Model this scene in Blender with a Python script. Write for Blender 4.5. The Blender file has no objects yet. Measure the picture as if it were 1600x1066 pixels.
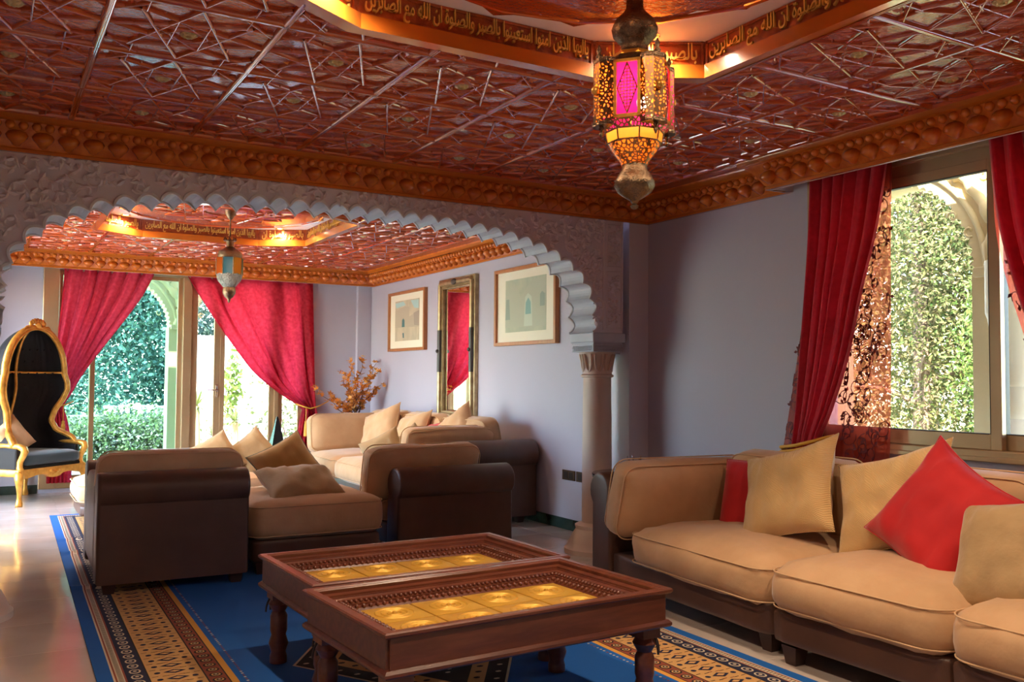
import bpy, bmesh, math, random
from mathutils import Vector, Matrix, noise
from mathutils.geometry import tessellate_polygon
PI = math.pi
S = bpy.context.scene
COL = S.collection
rnd = random.Random(7)

# ------------------------------------------------------------------ camera
F_PX, YAW, PITCH, ROLL, CAM_H = 1425.0, math.radians(30.12), math.radians(2.42), math.radians(0.41), 1.35
_f = Vector((math.sin(YAW) * math.cos(PITCH), math.cos(YAW) * math.cos(PITCH), math.sin(PITCH)))
_r0 = Vector((math.cos(YAW), -math.sin(YAW), 0)); _u0 = _r0.cross(_f)
_r = _r0 * math.cos(ROLL) + _u0 * math.sin(ROLL); _u = _u0 * math.cos(ROLL) - _r0 * math.sin(ROLL)
cd = bpy.data.cameras.new('camera'); cd.sensor_width = 36; cd.lens = F_PX / 1600 * 36; cd.clip_start = .05; cd.clip_end = 300
cam = bpy.data.objects.new('camera', cd); COL.objects.link(cam)
cam.matrix_world = Matrix(((_r.x, _u.x, -_f.x, 0), (_r.y, _u.y, -_f.y, 0), (_r.z, _u.z, -_f.z, CAM_H), (0, 0, 0, 1)))
S.camera = cam
# ------------------------------------------------------------------ light
W = bpy.data.worlds.new('world'); S.world = W; W.use_nodes = True
_n = W.node_tree.nodes; _l = W.node_tree.links
_sky = _n.new('ShaderNodeTexSky'); _sky.sky_type = 'NISHITA'; _sky.sun_disc = False
_sky.sun_elevation = math.radians(48); _sky.sun_rotation = math.radians(232)
_l.new(_sky.outputs[0], _n['Background'].inputs[0]); _n['Background'].inputs[1].default_value = 1.6
_sd = bpy.data.lights.new('sun', 'SUN'); _sd.energy = 20.0; _sd.angle = .01; _sd.color = (1, .93, .82)
sun = bpy.data.objects.new('sun', _sd); COL.objects.link(sun)
SUN_TO = Vector((-.52, -.40, .74)).normalized()
sun.rotation_euler = SUN_TO.to_track_quat('Z', 'Y').to_euler(); sun.location = (-9, -5, 12)
S.view_settings.view_transform = 'Standard'; S.view_settings.look = 'None'
S.view_settings.exposure = 1.15; S.view_settings.gamma = 1.0; S.view_settings.use_curve_mapping = False

# ------------------------------------------------------------------ materials
MATS = {}
def mat(name, col, rough=.6, metal=0., col2=None, nscale=8., bump=0., bscale=60., coat=0., spec=.5, sheen=0., trans=0., emit=None, estr=0., stretch=None, island=None, detail=4., alpha=None, bdist=.01):
    if name in MATS: return MATS[name]
    m = bpy.data.materials.new(name); m.use_nodes = True; MATS[name] = m
    nt = m.node_tree; N = nt.nodes; L = nt.links; b = N['Principled BSDF']
    b.inputs['Base Color'].default_value = (*col, 1); b.inputs['Roughness'].default_value = rough; b.inputs['Metallic'].default_value = metal
    b.inputs['Coat Weight'].default_value = coat; b.inputs['Coat Roughness'].default_value = .06
    b.inputs['Specular IOR Level'].default_value = spec
    if sheen: b.inputs['Sheen Weight'].default_value = sheen; b.inputs['Sheen Roughness'].default_value = .4
    tc = N.new('ShaderNodeTexCoord'); vec = tc.outputs['Object']
    if stretch:
        mp = N.new('ShaderNodeMapping'); mp.inputs['Scale'].default_value = stretch; L.new(vec, mp.inputs[0]); vec = mp.outputs[0]
    if island:
        g = N.new('ShaderNodeNewGeometry'); r = N.new('ShaderNodeValToRGB'); L.new(g.outputs['Random Per Island'], r.inputs[0])
        cr = r.color_ramp
        for i, c in enumerate(island):
            e = cr.elements[i] if i < 2 else cr.elements.new(1.0)
            e.color = (*c, 1)
        for i, e in enumerate(cr.elements): e.position = i / max(1, len(island) - 1)
        L.new(r.outputs[0], b.inputs['Base Color'])
    elif col2:
        t = N.new('ShaderNodeTexNoise'); t.inputs['Scale'].default_value = nscale; t.inputs['Detail'].default_value = detail
        L.new(vec, t.inputs['Vector'])
        r = N.new('ShaderNodeValToRGB'); r.color_ramp.elements[0].position = .35; r.color_ramp.elements[1].position = .65
        r.color_ramp.elements[0].color = (*col, 1); r.color_ramp.elements[1].color = (*col2, 1)
        L.new(t.outputs['Fac'], r.inputs[0]); L.new(r.outputs[0], b.inputs['Base Color'])
    if bump:
        t = N.new('ShaderNodeTexNoise'); t.inputs['Scale'].default_value = bscale; t.inputs['Detail'].default_value = 3
        L.new(vec, t.inputs['Vector'])
        bp = N.new('ShaderNodeBump'); bp.inputs['Strength'].default_value = bump; bp.inputs['Distance'].default_value = bdist
        L.new(t.outputs['Fac'], bp.inputs['Height']); L.new(bp.outputs[0], b.inputs['Normal'])
    if emit: b.inputs['Emission Color'].default_value = (*emit, 1); b.inputs['Emission Strength'].default_value = estr
    if trans:
        out = N['Material Output']; tr = N.new('ShaderNodeBsdfTranslucent'); mx = N.new('ShaderNodeMixShader'); mx.inputs[0].default_value = trans
        src = b.inputs['Base Color']
        if src.links: L.new(src.links[0].from_socket, tr.inputs[0])
        else: tr.inputs[0].default_value = (*col, 1)
        L.new(b.outputs[0], mx.inputs[1]); L.new(tr.outputs[0], mx.inputs[2]); L.new(mx.outputs[0], out.inputs[0])
        if alpha is not None:
            tp = N.new('ShaderNodeBsdfTransparent'); m2 = N.new('ShaderNodeMixShader'); m2.inputs[0].default_value = alpha
            L.new(tp.outputs[0], m2.inputs[1]); L.new(mx.outputs[0], m2.inputs[2]); L.new(m2.outputs[0], out.inputs[0])
    return m
def glass(name, tint, gloss=.06):
    m = bpy.data.materials.new(name); m.use_nodes = True; MATS[name] = m; nt = m.node_tree; N = nt.nodes; L = nt.links
    N.remove(N['Principled BSDF']); t = N.new('ShaderNodeBsdfTransparent'); t.inputs[0].default_value = (*tint, 1)
    g = N.new('ShaderNodeBsdfGlossy'); g.inputs['Roughness'].default_value = .02
    lw = N.new('ShaderNodeFresnel'); lw.inputs[0].default_value = 1.25
    mx = N.new('ShaderNodeMixShader'); L.new(lw.outputs[0], mx.inputs[0]); L.new(t.outputs[0], mx.inputs[1]); L.new(g.outputs[0], mx.inputs[2]); L.new(mx.outputs[0], N['Material Output'].inputs[0])
    return m
def pierced(name, col, scale, thr, rough=.3, metal=1., kind='VORONOI', stretch=(1, 1, 1)):
    """metal sheet with a fretwork of holes punched through it"""
    m = bpy.data.materials.new(name); m.use_nodes = True; MATS[name] = m; nt = m.node_tree; N = nt.nodes; L = nt.links
    b = N['Principled BSDF']; b.inputs['Base Color'].default_value = (*col, 1); b.inputs['Roughness'].default_value = rough; b.inputs['Metallic'].default_value = metal
    tc = N.new('ShaderNodeTexCoord'); mp = N.new('ShaderNodeMapping'); mp.inputs['Scale'].default_value = stretch; L.new(tc.outputs['Object'], mp.inputs[0])
    v = N.new('ShaderNodeTexVoronoi'); v.feature = 'DISTANCE_TO_EDGE'; v.inputs['Scale'].default_value = scale; L.new(mp.outputs[0], v.inputs['Vector'])
    c = N.new('ShaderNodeMath'); c.operation = 'LESS_THAN'; c.inputs[1].default_value = thr; L.new(v.outputs['Distance'], c.inputs[0])
    L.new(c.outputs[0], b.inputs['Alpha'])
    return m

M_PAINT = mat('lavender wall paint', (.49, .475, .57), .7, bump=.05, bscale=180)
M_WHITE = mat('white ceiling paint', (.78, .74, .76), .8)
M_PLASTER = mat('grey carved plaster', (.66, .645, .73), .6, bump=.06, bscale=45)
M_RIM_LIT = mat('lit arch rim plaster', (.72, .75, .80), .5)  # arch plaster made paler: the light caught by the rim is in the colour
M_RIM_SHADE = mat('shaded grey arch plaster', (.50, .53, .61), .55, bump=.08, bscale=60)  # same plaster darkened with soffit shade in its colour, imposts too
M_WOOD = mat('red varnished carved wood', (.36, .034, .004), .2, col2=(.50, .07, .007), nscale=3, bump=.9, bscale=48, coat=.55, stretch=(1, 1, 1), bdist=.016)
M_STRAP = mat('varnished strapwork', (.46, .055, .007), .12, col2=(.58, .10, .012), nscale=6, coat=1., bump=.10, bscale=26)
M_STRAP.node_tree.nodes['Principled BSDF'].inputs['Coat IOR'].default_value = 1.75
M_CORN = mat('orange carved cornice wood', (.72, .21, .020), .26, col2=(.54, .12, .012), nscale=14, coat=.5, bump=.15, bscale=50)
M_BAND = mat('tray band wood', (.42, .085, .012), .35, col2=(.26, .04, .008), nscale=22, coat=.3, bump=.3, bscale=70)
M_LIP = mat('orange varnished lip', (.55, .15, .016), .22, coat=.6)
M_INSC = mat('gilded lettering', (.85, .55, .12), .35, metal=.35)
M_ROS = mat('old brass rosette', (.62, .50, .25), .45, metal=.5)
M_MARB = mat('polished beige marble', (.62, .53, .47), .13, col2=(.72, .64, .58), nscale=2.2, detail=9, coat=.3)
M_GREEN = mat('dark green marble', (.016, .035, .028), .15, col2=(.03, .06, .05), nscale=9)
M_STONE = mat('cream carved stone', (.70, .56, .46), .55, bump=.06, bscale=40)
M_LEATH = mat('dark brown leather', (.088, .042, .028), .40, col2=(.115, .056, .037), nscale=5, bump=.15, bscale=220, bdist=.003)
M_TAN = mat('tan velvet', (.54, .325, .165), .85, col2=(.60, .375, .20), nscale=6, sheen=.35, bump=.2, bscale=14, bdist=.02)
M_PIPE = mat('tan piping', (.64, .42, .23), .8)
M_CORD = mat('gold corduroy', (.62, .39, .155), .85, col2=(.67, .44, .19), nscale=4, sheen=.3)
M_OLIVE = mat('olive tan velvet', (.37, .24, .11), .85, col2=(.43, .285, .135), nscale=7, sheen=.4, bump=.25, bscale=16, bdist=.02)
M_RED = mat('red velvet', (.44, .006, .010), .8, col2=(.52, .01, .012), nscale=5, sheen=.3)
M_MAHO = mat('dark mahogany', (.150, .042, .020), .32, col2=(.095, .024, .012), nscale=3, stretch=(2, 14, 14), coat=.25, bump=.06, bscale=30)
M_BRASS = mat('embossed brass', (.66, .38, .05), .42, metal=.35, col2=(.55, .29, .035), nscale=10)
M_GOLD = mat('antique gilding', (.80, .42, .08), .34, metal=.55, col2=(.58, .27, .04), nscale=18)
M_BLACK = mat('black velvet', (.013, .012, .013), .55, sheen=.08, spec=.15)
M_TEALV = mat('blue black velvet', (.012, .035, .05), .7, sheen=.6)
M_DRAPE = mat('crimson curtain', (.46, .008, .030), .75, col2=(.54, .013, .040), nscale=30, trans=.22, sheen=.3)
M_DRAPE2 = mat('thin crimson curtain', (.74, .045, .09), .75, col2=(.60, .022, .055), nscale=26, trans=.70)
M_SHEER = mat('red organza', (.70, .09, .05), .6, trans=.65, alpha=.48)
for _x in M_SHEER.node_tree.nodes:
    if _x.type == 'BSDF_TRANSPARENT': _x.inputs[0].default_value = (1, .50, .46, 1)
M_EMB = mat('dark red embroidery', (.14, .006, .010), .7)
M_ROPE = mat('yellow silk rope', (.80, .42, .05), .6)
M_ALU = mat('gold anodised aluminium', (.52, .38, .22), .35, metal=.7, col2=(.46, .33, .19), nscale=2)
M_DARKM = mat('dark gasket', (.03, .022, .02), .5)
M_GLASS = glass('clear pane', (.96, .98, .97))
M_GLASST = glass('teal tinted pane', (.66, .92, .90))
M_BRONZE = mat('aged silvered brass', (.24, .16, .09), .25, metal=.9, col2=(.16, .11, .07), nscale=60, bump=.6, bscale=160, bdist=.006)
M_FRET = pierced('pierced lantern brass', (.30, .19, .10), 80, .20)
M_FRET2 = pierced('lattice lantern brass', (.26, .15, .07), 75, .15)
M_MAG = mat('magenta lantern glass', (.95, .03, .45), .3, trans=.8, alpha=.85)
M_ORG = mat('amber lantern glass', (1., .30, .03), .3, trans=.8, alpha=.85)
M_YEL = mat('yellow lantern glass', (1., .55, .08), .3, trans=.8, alpha=.85)
M_BLU = mat('blue lantern glass', (.20, .65, .85), .25, trans=.6, alpha=.7)
M_GRN = mat('green lantern glass', (.04, .45, .08), .25, trans=.6, alpha=.75)
M_CRYS = mat('beaded crystal', (.30, .30, .27), .12, metal=.6, bump=1., bscale=90, bdist=.02)
M_BULB = mat('lit bulb', (1, .8, .5), .5, emit=(1, .72, .38), estr=25)
M_FRAME = mat('warm oak frame', (.52, .21, .075), .4, col2=(.42, .15, .05), nscale=5, stretch=(1, 20, 1))
M_MATTE = mat('cream mount', (.86, .82, .66), .8)
M_MIRR = mat('mirror glass', (.93, .93, .93), .02, metal=1.)
M_MGOLD = mat('champagne gilt frame', (.55, .43, .24), .35, metal=.7, col2=(.38, .28, .15), nscale=15)
M_CHROME = mat('polished steel', (.7, .7, .7), .12, metal=1.)
M_DKGLASS = mat('dark table glass', (.05, .05, .05), .08)

def ribbed(m, scale, dist=.004):
    nt = m.node_tree; N = nt.nodes; L = nt.links; w = N.new('ShaderNodeTexWave'); w.bands_direction = 'DIAGONAL'; w.inputs['Scale'].default_value = scale; w.inputs['Distortion'].default_value = .6
    tc = N.new('ShaderNodeTexCoord'); L.new(tc.outputs['Object'], w.inputs['Vector']); b = N.new('ShaderNodeBump'); b.inputs['Distance'].default_value = dist; b.inputs['Strength'].default_value = .8
    L.new(w.outputs['Fac'], b.inputs['Height']); L.new(b.outputs[0], N['Principled BSDF'].inputs['Normal'])
ribbed(M_CORD, 55, .0025)
# ------------------------------------------------------------------ mesh builder
class MB:
    def __init__(s): s.v = []; s.f = []; s.m = []
    def add(s, vs, fs, mi=0, M=None):
        o = len(s.v)
        s.v += [tuple(M @ Vector(p)) if M else tuple(p) for p in vs]
        s.f += [tuple(i + o for i in f) for f in fs]; s.m += [mi] * len(fs); return s
    def box(s, x0, x1, y0, y1, z0, z1, mi=0, M=None):
        vs = [(x0, y0, z0), (x1, y0, z0), (x1, y1, z0), (x0, y1, z0), (x0, y0, z1), (x1, y0, z1), (x1, y1, z1), (x0, y1, z1)]
        return s.add(vs, [(3, 2, 1, 0), (4, 5, 6, 7), (0, 1, 5, 4), (1, 2, 6, 5), (2, 3, 7, 6), (3, 0, 4, 7)], mi, M)
    def bbox(s, x0, x1, y0, y1, z0, z1, r=.01, mi=0, M=None, seg=2):
        bm = bmesh.new(); bmesh.ops.create_cube(bm, size=1)
        for v in bm.verts: v.co = Vector(((x0 + x1) / 2 + v.co.x * (x1 - x0), (y0 + y1) / 2 + v.co.y * (y1 - y0), (z0 + z1) / 2 + v.co.z * (z1 - z0)))
        bmesh.ops.bevel(bm, geom=bm.edges[:], offset=r, segments=seg, affect='EDGES', profile=.5)
        return s.bm(bm, mi, M)
    def bm(s, bm, mi=0, M=None):
        bm.verts.index_update()
        s.add([v.co[:] for v in bm.verts], [[v.index for v in f.verts] for f in bm.faces], mi, M); bm.free(); return s
    def lathe(s, prof, n=24, mi=0, M=None, a0=0., cap=True, flat=0):
        vs = []; fs = []
        for (r, z) in prof:
            for k in range(n):
                a = a0 + 2 * PI * k / n; vs.append((r * math.cos(a), r * math.sin(a), z))
        for i in range(len(prof) - 1):
            for k in range(n):
                a, b = i * n + k, i * n + (k + 1) % n; fs.append((a, b, b + n, a + n))
        if cap:
            fs.append(tuple(reversed(range(n)))); fs.append(tuple(range((len(prof) - 1) * n, len(prof) * n)))
        return s.add(vs, fs, mi, M)
    def tube(s, pts, r, n=6, mi=0, M=None, closed=False, cap=True):
        pts = [Vector(p) for p in pts]; R = r if isinstance(r, (list, tuple)) else [r] * len(pts)
        vs = []; fs = []; N = len(pts); up = None
        for i, p in enumerate(pts):
            if closed: t = pts[(i + 1) % N] - pts[i - 1]
            else: t = pts[min(i + 1, N - 1)] - pts[max(i - 1, 0)]
            if t.length < 1e-9: t = Vector((0, 0, 1))
            t.normalize()
            if up is None:
                up = Vector((0, 0, 1)) if abs(t.z) < .9 else Vector((1, 0, 0))
            b = t.cross(up)
            if b.length < 1e-6: b = t.orthogonal()
            b.normalize(); up = b.cross(t).normalized()
            for k in range(n):
                a = 2 * PI * k / n; vs.append(p + (b * math.cos(a) + up * math.sin(a)) * R[i])
        for i in range(N if closed else N - 1):
            for k in range(n):
                a = i * n + k; b_ = i * n + (k + 1) % n; c = ((i + 1) % N) * n
                fs.append((a, b_, c + (k + 1) % n, c + k))
        if cap and not closed: fs += [tuple(reversed(range(n))), tuple(range((N - 1) * n, N * n))]
        return s.add(vs, fs, mi, M)
    def prism(s, poly, h0, h1, mi=0, M=None, holes=()):
        """poly in XY extruded along Z"""
        loops = [list(poly)] + [list(h) for h in holes]
        tri = tessellate_polygon([[Vector((p[0], p[1], 0)) for p in lp] for lp in loops])
        flat = [p for lp in loops for p in lp]; n = len(flat)
        vs = [(p[0], p[1], h0) for p in flat] + [(p[0], p[1], h1) for p in flat]
        fs = []
        for t in tri:
            a, b, c = [Vector((*flat[i], 0)) for i in t]
            if (b - a).cross(c - a).z < 0: t = (t[0], t[2], t[1])
            fs.append((t[2], t[1], t[0])); fs.append((t[0] + n, t[1] + n, t[2] + n))
        o = 0
        for li, lp in enumerate(loops):
            k = len(lp); ar = sum(lp[i][0] * lp[(i + 1) % k][1] - lp[(i + 1) % k][0] * lp[i][1] for i in range(k))
            fw = (ar > 0) == (li == 0)
            for i in range(k):
                a, b = o + i, o + (i + 1) % k
                fs.append((a, b, b + n, a + n) if fw else (b, a, a + n, b + n))
            o += k
        return s.add(vs, fs, mi, M)
    def grid(s, fn, nu, nv, mi=0, closed_u=False, M=None):
        vs = [fn(i / (nu if closed_u else nu), j / nv) for j in range(nv + 1) for i in range(nu + (0 if closed_u else 1))]
        w = nu if closed_u else nu + 1; fs = []
        for j in range(nv):
            for i in range(nu):
                a = j * w + i; b = j * w + (i + 1) % w; fs.append((a, b, b + w, a + w))
        return s.add(vs, fs, mi, M)
    def ball(s, c, r, n=8, m=5, mi=0, sc=(1, 1, 1)):
        prof = [(math.sin(PI * i / m) * r + 1e-5, -math.cos(PI * i / m) * r) for i in range(m + 1)]
        return s.lathe(prof, n, mi, Matrix.Translation(c) @ Matrix.Diagonal((*sc, 1)), cap=False)
    def mesh(s, name, mats, smooth=None):
        me = bpy.data.meshes.new(name); me.from_pydata(s.v, [], s.f)
        for m in (mats if isinstance(mats, (list, tuple)) else [mats]): me.materials.append(m)
        if any(s.m): me.polygons.foreach_set('material_index', s.m)
        if smooth:
            me.shade_smooth()
            if smooth < 179: me.set_sharp_from_angle(angle=math.radians(smooth))
        me.update(); return me
    def build(s, name, mats, parent=None, smooth=None, **kw):
        return link(name, s.mesh(name, mats, smooth), parent, **kw)
def link(name, me, parent=None, loc=None, rot=None, kind=None, label=None):
    o = bpy.data.objects.new(name, me); COL.objects.link(o)
    if parent: o.parent = parent
    if loc is not None: o.location = loc
    if rot is not None: o.rotation_euler = rot
    if kind: o['kind'] = kind
    if label: o['label'] = label
    return o
def tag(o, label, cat, group=None):
    o['label'] = label; o['category'] = cat
    if group: o['group'] = group
    return o
def thing(name, label, cat, loc=(0, 0, 0), rz=0., group=None):
    o = bpy.data.objects.new(name, None); COL.objects.link(o); o.location = loc; o.rotation_euler = (0, 0, rz); o.empty_display_size = .1
    return tag(o, label, cat, group)
def copy_tree(o, parent=None):
    c = o.copy(); COL.objects.link(c); c.parent = parent
    for ch in list(o.children): copy_tree(ch, c)
    return c
def struct(mb, name, mats, smooth=None): return mb.build(name, mats, None, smooth, kind='structure')
def T(x, y, z): return Matrix.Translation((x, y, z))
def RX(a): return Matrix.Rotation(a, 4, 'X')
def RY(a): return Matrix.Rotation(a, 4, 'Y')
def RZ(a): return Matrix.Rotation(a, 4, 'Z')
def lerp(a, b, t): return a + (b - a) * t
def interp(rows, x):
    """piecewise smooth interpolation of rows [(x, a, b..)] sorted by x"""
    if x <= rows[0][0]: return rows[0][1:]
    for p, q in zip(rows, rows[1:]):
        if x <= q[0]:
            t = (x - p[0]) / (q[0] - p[0]); return tuple(lerp(a, b, t) for a, b in zip(p[1:], q[1:]))
    return rows[-1][1:]

# ------------------------------------------------------------------ room dimensions
XL, XR, YF, YA, YA2, YB = -.50, 4.61, -.95, 5.77, 6.09, 11.87
ZC, ZCEIL, ZTRAY = 2.60, 2.80, 2.97
PEL_X = 4.42          # face of the pelmet over the right window
PEL_Y = 11.72         # face of the pelmet over the garden windows
OCT1, OCT2 = (1.89, 2.44), (1.97, 8.88)
def octagon(c, k=1.0):
    return [(c[0] + x * k, c[1] + y * k) for x, y in ((1.06, -.82), (1.06, .82), (.60, 1.09), (-.60, 1.09), (-1.06, .82), (-1.06, -.82), (-.60, -1.09), (.60, -1.09))]
def in_oct(p, c, k=1.0):
    po = octagon(c, k); n = len(po)
    return all((po[(i + 1) % n][0] - po[i][0]) * (p[1] - po[i][1]) - (po[(i + 1) % n][1] - po[i][1]) * (p[0] - po[i][0]) > 0 for i in range(n))

# ================================================================== SETTING
# ---- floor of marble tiles
fl = struct(MB().box(XL - .25, XR + .25, YF - .25, YB + .25, -.12, -.006), 'floor', mat('tile bed', (.33, .28, .24), .9))
TS = .60; tile_me = MB().bbox(-TS / 2 + .0012, TS / 2 - .0012, -TS / 2 + .0012, TS / 2 - .0012, -.006, 0, .0012, seg=1).mesh('tile', M_MARB)
nx = int((XR - XL) / TS + 1); ny = int((YB - YF) / TS + 1)
for i in range(nx):
    for j in range(ny):
        x, y = XL + TS * (i + .5), YF + TS * (j + .5)
        if y < 1.4: continue
        o = link('tile', tile_me, fl, (x, y, 0), (0, 0, PI / 2 * rnd.randrange(4)))
struct(MB().box(XL, XR, YF, YF + TS * 4, -.006, 0), 'floor', M_MARB)
# ---- walls
WZ = 3.10
mb = MB(); wx = XR + .26
W1Y0, W1Y1, W1Z0, W1Z1 = 1.70, 4.12, .945, 2.68
mb.box(XR, wx, YF, W1Y0, 0, WZ).box(XR, wx, W1Y1, YB + .26, 0, WZ).box(XR, wx, W1Y0, W1Y1, 0, W1Z0).box(XR, wx, W1Y0, W1Y1, W1Z1, WZ)
wall_right = struct(mb, 'wall_right', M_PAINT)
W2X0, W2X1, W2Z0, W2Z1 = .60, 3.74, .05, 2.66
mb = MB(); yb = YB + .26
mb.box(XL, W2X0, YB, yb, 0, WZ).box(W2X1, XR, YB, yb, 0, WZ).box(W2X0, W2X1, YB, yb, -.02, W2Z0).box(W2X0, W2X1, YB, yb, W2Z1, WZ)
mb.bbox(4.41, XR - .002, 11.80, YB, 0, 2.62, .006)
struct(mb, 'wall_back', M_PAINT)
W3Y0, W3Y1, W3Z0, W3Z1 = 8.3, 11.2, .10, 2.50
struct(MB().box(XL - .26, XL, YF - .26, W3Y0, 0, WZ).box(XL - .26, XL, W3Y1, YB + .26, 0, WZ).box(XL - .26, XL, W3Y0, W3Y1, 0, W3Z0).box(XL - .26, XL, W3Y0, W3Y1, W3Z1, WZ), 'wall_left', M_PAINT)
struct(MB().box(XL, wx, YF - .26, YF, 0, WZ), 'wall_front', M_PAINT)
# ---- arch wall: polylobed arch cut through a carved panel
def arch_curve(n=400, a=1.985, b=.740, cx=2.08, z0=1.72, e=3.0):
    pts = []
    for i in range(n + 1):
        t = PI - PI * i / n; c, s = math.cos(t), math.sin(t)
        pts.append((cx + a * math.copysign(abs(c) ** (2 / e), c), z0 + b * abs(s) ** (2 / e)))
    return pts
base = arch_curve(); acc = [0]
for p, q in zip(base, base[1:]): acc.append(acc[-1] + math.dist(p, q))
def at_len(s):
    for i in range(len(acc) - 1):
        if acc[i + 1] >= s:
            t = (s - acc[i]) / max(1e-9, acc[i + 1] - acc[i]); return (lerp(base[i][0], base[i + 1][0], t), lerp(base[i][1], base[i + 1][1], t))
    return base[-1]
NL = round(acc[-1] / .131); lobed = []
for k in range(NL):
    p, q = at_len(acc[-1] * k / NL), at_len(acc[-1] * (k + 1) / NL)
    dx, dz = q[0] - p[0], q[1] - p[1]; L_ = math.hypot(dx, dz); nxn, nzn = -dz / L_, dx / L_
    for j in range(8):
        t = j / 8; d = .052 * math.sin(PI * t) ** .75
        lobed.append((p[0] + dx * t + nxn * d, p[1] + dz * t + nzn * d))
lobed.append(at_len(acc[-1]))
AX1 = 4.353
poly = [(AX1, 1.72), (AX1, 3.05), (XL, 3.05), (XL, 1.72)] + lobed
mb = MB(); mb.prism(poly, -YA2, -YA, M=RX(PI / 2))
nside = len(poly); mb.m[-nside:] = [0, 0, 0, 0] + [1] * (nside - 4)
mb.box(XR - .19, XR, YA, YA2, 0, 3.05, 0)
mb.box(AX1, XR - .19, YA + .12, YA2 - .06, 1.56, 3.05, 0)
mb.box(XL, XL + .12, YA, YA2, 0, 1.72, 0)
wall_mid = struct(mb, 'wall_middle', [M_PLASTER, M_RIM_SHADE])
for yy in (YA - .002, YA2 + .002):
    MB().tube([(x, yy, z) for x, z in lobed], .011, 5).build('arch_rim', M_RIM_LIT, wall_mid, 60)
rel = MB()
def arch_top(x):
    u = abs(x - 2.08) / 2.04
    return 1.72 + .795 * max(0, 1 - u ** 3) ** (1 / 3) if u < 1 else 1.72
def leaf(mb, x, z, a, l, w, y=YA, t=.024):
    M = T(x, y, z) @ RY(-a); n = 5
    vs = [(-l / 2, 0, 0), (l / 2, 0, 0)] + [(-l * .22, 0, w / 2), (l * .12, 0, w * .45), (-l * .22, 0, -w / 2), (l * .12, 0, -w * .45), (-.05 * l, -t, 0)]
    mb.add(vs, [(0, 2, 6), (2, 3, 6), (3, 1, 6), (1, 5, 6), (5, 4, 6), (4, 0, 6)], 0, M)
r2 = random.Random(3); cells = []
tries = 0
while tries < 9000:
    tries += 1; x = r2.uniform(-.05, 4.13); z = r2.uniform(1.78, 2.572)
    if z < arch_top(x) + .035 and 0.02 < x < 4.14: continue
    if 2.60 - z < .026: continue
    if any((x - c[0]) ** 2 + (z - c[1]) ** 2 < .082 ** 2 for c in cells): continue
    cells.append((x, z)); sgn = r2.choice((-1, 1)); a0 = r2.uniform(0, 6.28); R_ = .046
    pts = []
    for k in range(9):
        a = a0 + sgn * k * .62; rr = R_ * (1 - k * .085); pts.append((x + rr * math.cos(a), YA - .003, z + rr * math.sin(a)))
    rel.tube(pts, [.010] * 8 + [.004], 5)
    for k in range(5):
        a = a0 + sgn * (k * 1.25); rr = R_ * r2.uniform(.5, 1.15)
        leaf(rel, x + rr * math.cos(a), z + rr * math.sin(a), a + sgn * .9, r2.uniform(.045, .07), r2.uniform(.024, .036))
M_RELIEF = mat('carved plaster relief', (.74, .71, .77), .35, bump=.2, bscale=60)
rel.build('carved_relief', M_RELIEF, wall_mid, 50, kind='stuff')
bd = MB()
for z0, z1 in ((1.76, 2.20), (2.24, 2.57)):
    for k in range(60):
        leaf(bd, r2.uniform(4.215, 4.325), r2.uniform(z0 + .02, z1 - .02), r2.uniform(0, 6.28), .035, .018)
    ring = [(4.20, z0), (4.335, z0), (4.335, z1), (4.20, z1)]
    bd.tube([(x, YA - .002, z) for x, z in ring], .006, 4, closed=True)
for x in (4.165, AX1 - .006): bd.box(x - .004, x + .004, YA - .008, YA, 1.74, 2.60)
bd.build('border_relief', M_RELIEF, wall_mid, 50, kind='stuff')

# ---- cornices
PROF = [(0, ZC), (.024, ZC), (.026, ZC + .018), (.018, ZC + .022), (.030, ZC + .035), (.050, ZC + .07), (.085, ZC + .115), (.112, ZC + .140), (.118, ZC + .150), (.150, ZC + .156), (.150, ZC + .188), (.158, ZC + .200)]
cup_me = MB().lathe([(.004, -.050), (.020, -.042), (.030, -.026), (.052, -.004), (.058, .014), (.044, .034), (.020, .044)], 8).mesh('cup', M_CORN, 70)
bead_me = MB().lathe([(.003, -.026), (.020, -.014), (.026, .004), (.016, .022)], 8).mesh('bead', M_CORN, 70)
trim_no = [0]
def cornice(p0, p1, n, m0, m1, cups=True, dz=0.):
    p0, p1, n = Vector((*p0, 0)), Vector((*p1, 0)), Vector((*n, 0)); t = (p1 - p0).normalized()
    vs = []; fs = []; K = len(PROF)
    for d, z in PROF: vs += [p0 + n * d + t * d * m0 + Vector((0, 0, z + dz)), p1 + n * d - t * d * m1 + Vector((0, 0, z + dz))]
    flip = t.cross(n).z > 0
    for i in range(K - 1):
        a = 2 * i; q = (a, a + 1, a + 3, a + 2); fs.append(q if flip else q[::-1])
    trim_no[0] += 1
    mb = MB(); mb.add(vs, fs)
    mb.m = [0] * len(fs)
    for i in (0, 1, 8, 9): mb.m[i] = 1
    o = struct(mb, 'trim_%d' % trim_no[0], [M_CORN, M_LIP], 40)
    if not cups: return o
    L_ = (p1 - p0).length; k0 = .06 * max(m0, 0) + .03; ang = math.atan2(n.y, n.x)
    k = k0 + .02; i = 0
    while k < L_ - .06 * max(m1, 0) - .03:
        q = p0 + t * k + n * .062
        link('cup', cup_me, o, (q.x, q.y, ZC + .070 + dz), (0, .45, ang)); k += .13; i += 1
    k = k0 + .05
    while k < L_ - .10 * max(m1, 0) - .03:
        q = p0 + t * k + n * .112
        link('bead', bead_me, o, (q.x, q.y, ZC + .128 + dz), (0, .5, ang)); k += .065
    return o
cornice((XL, YA), (XR, YA), (0, -1), 1, 1)
cornice((XR, YA), (XR, 4.27), (-1, 0), 1, 1)
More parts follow.
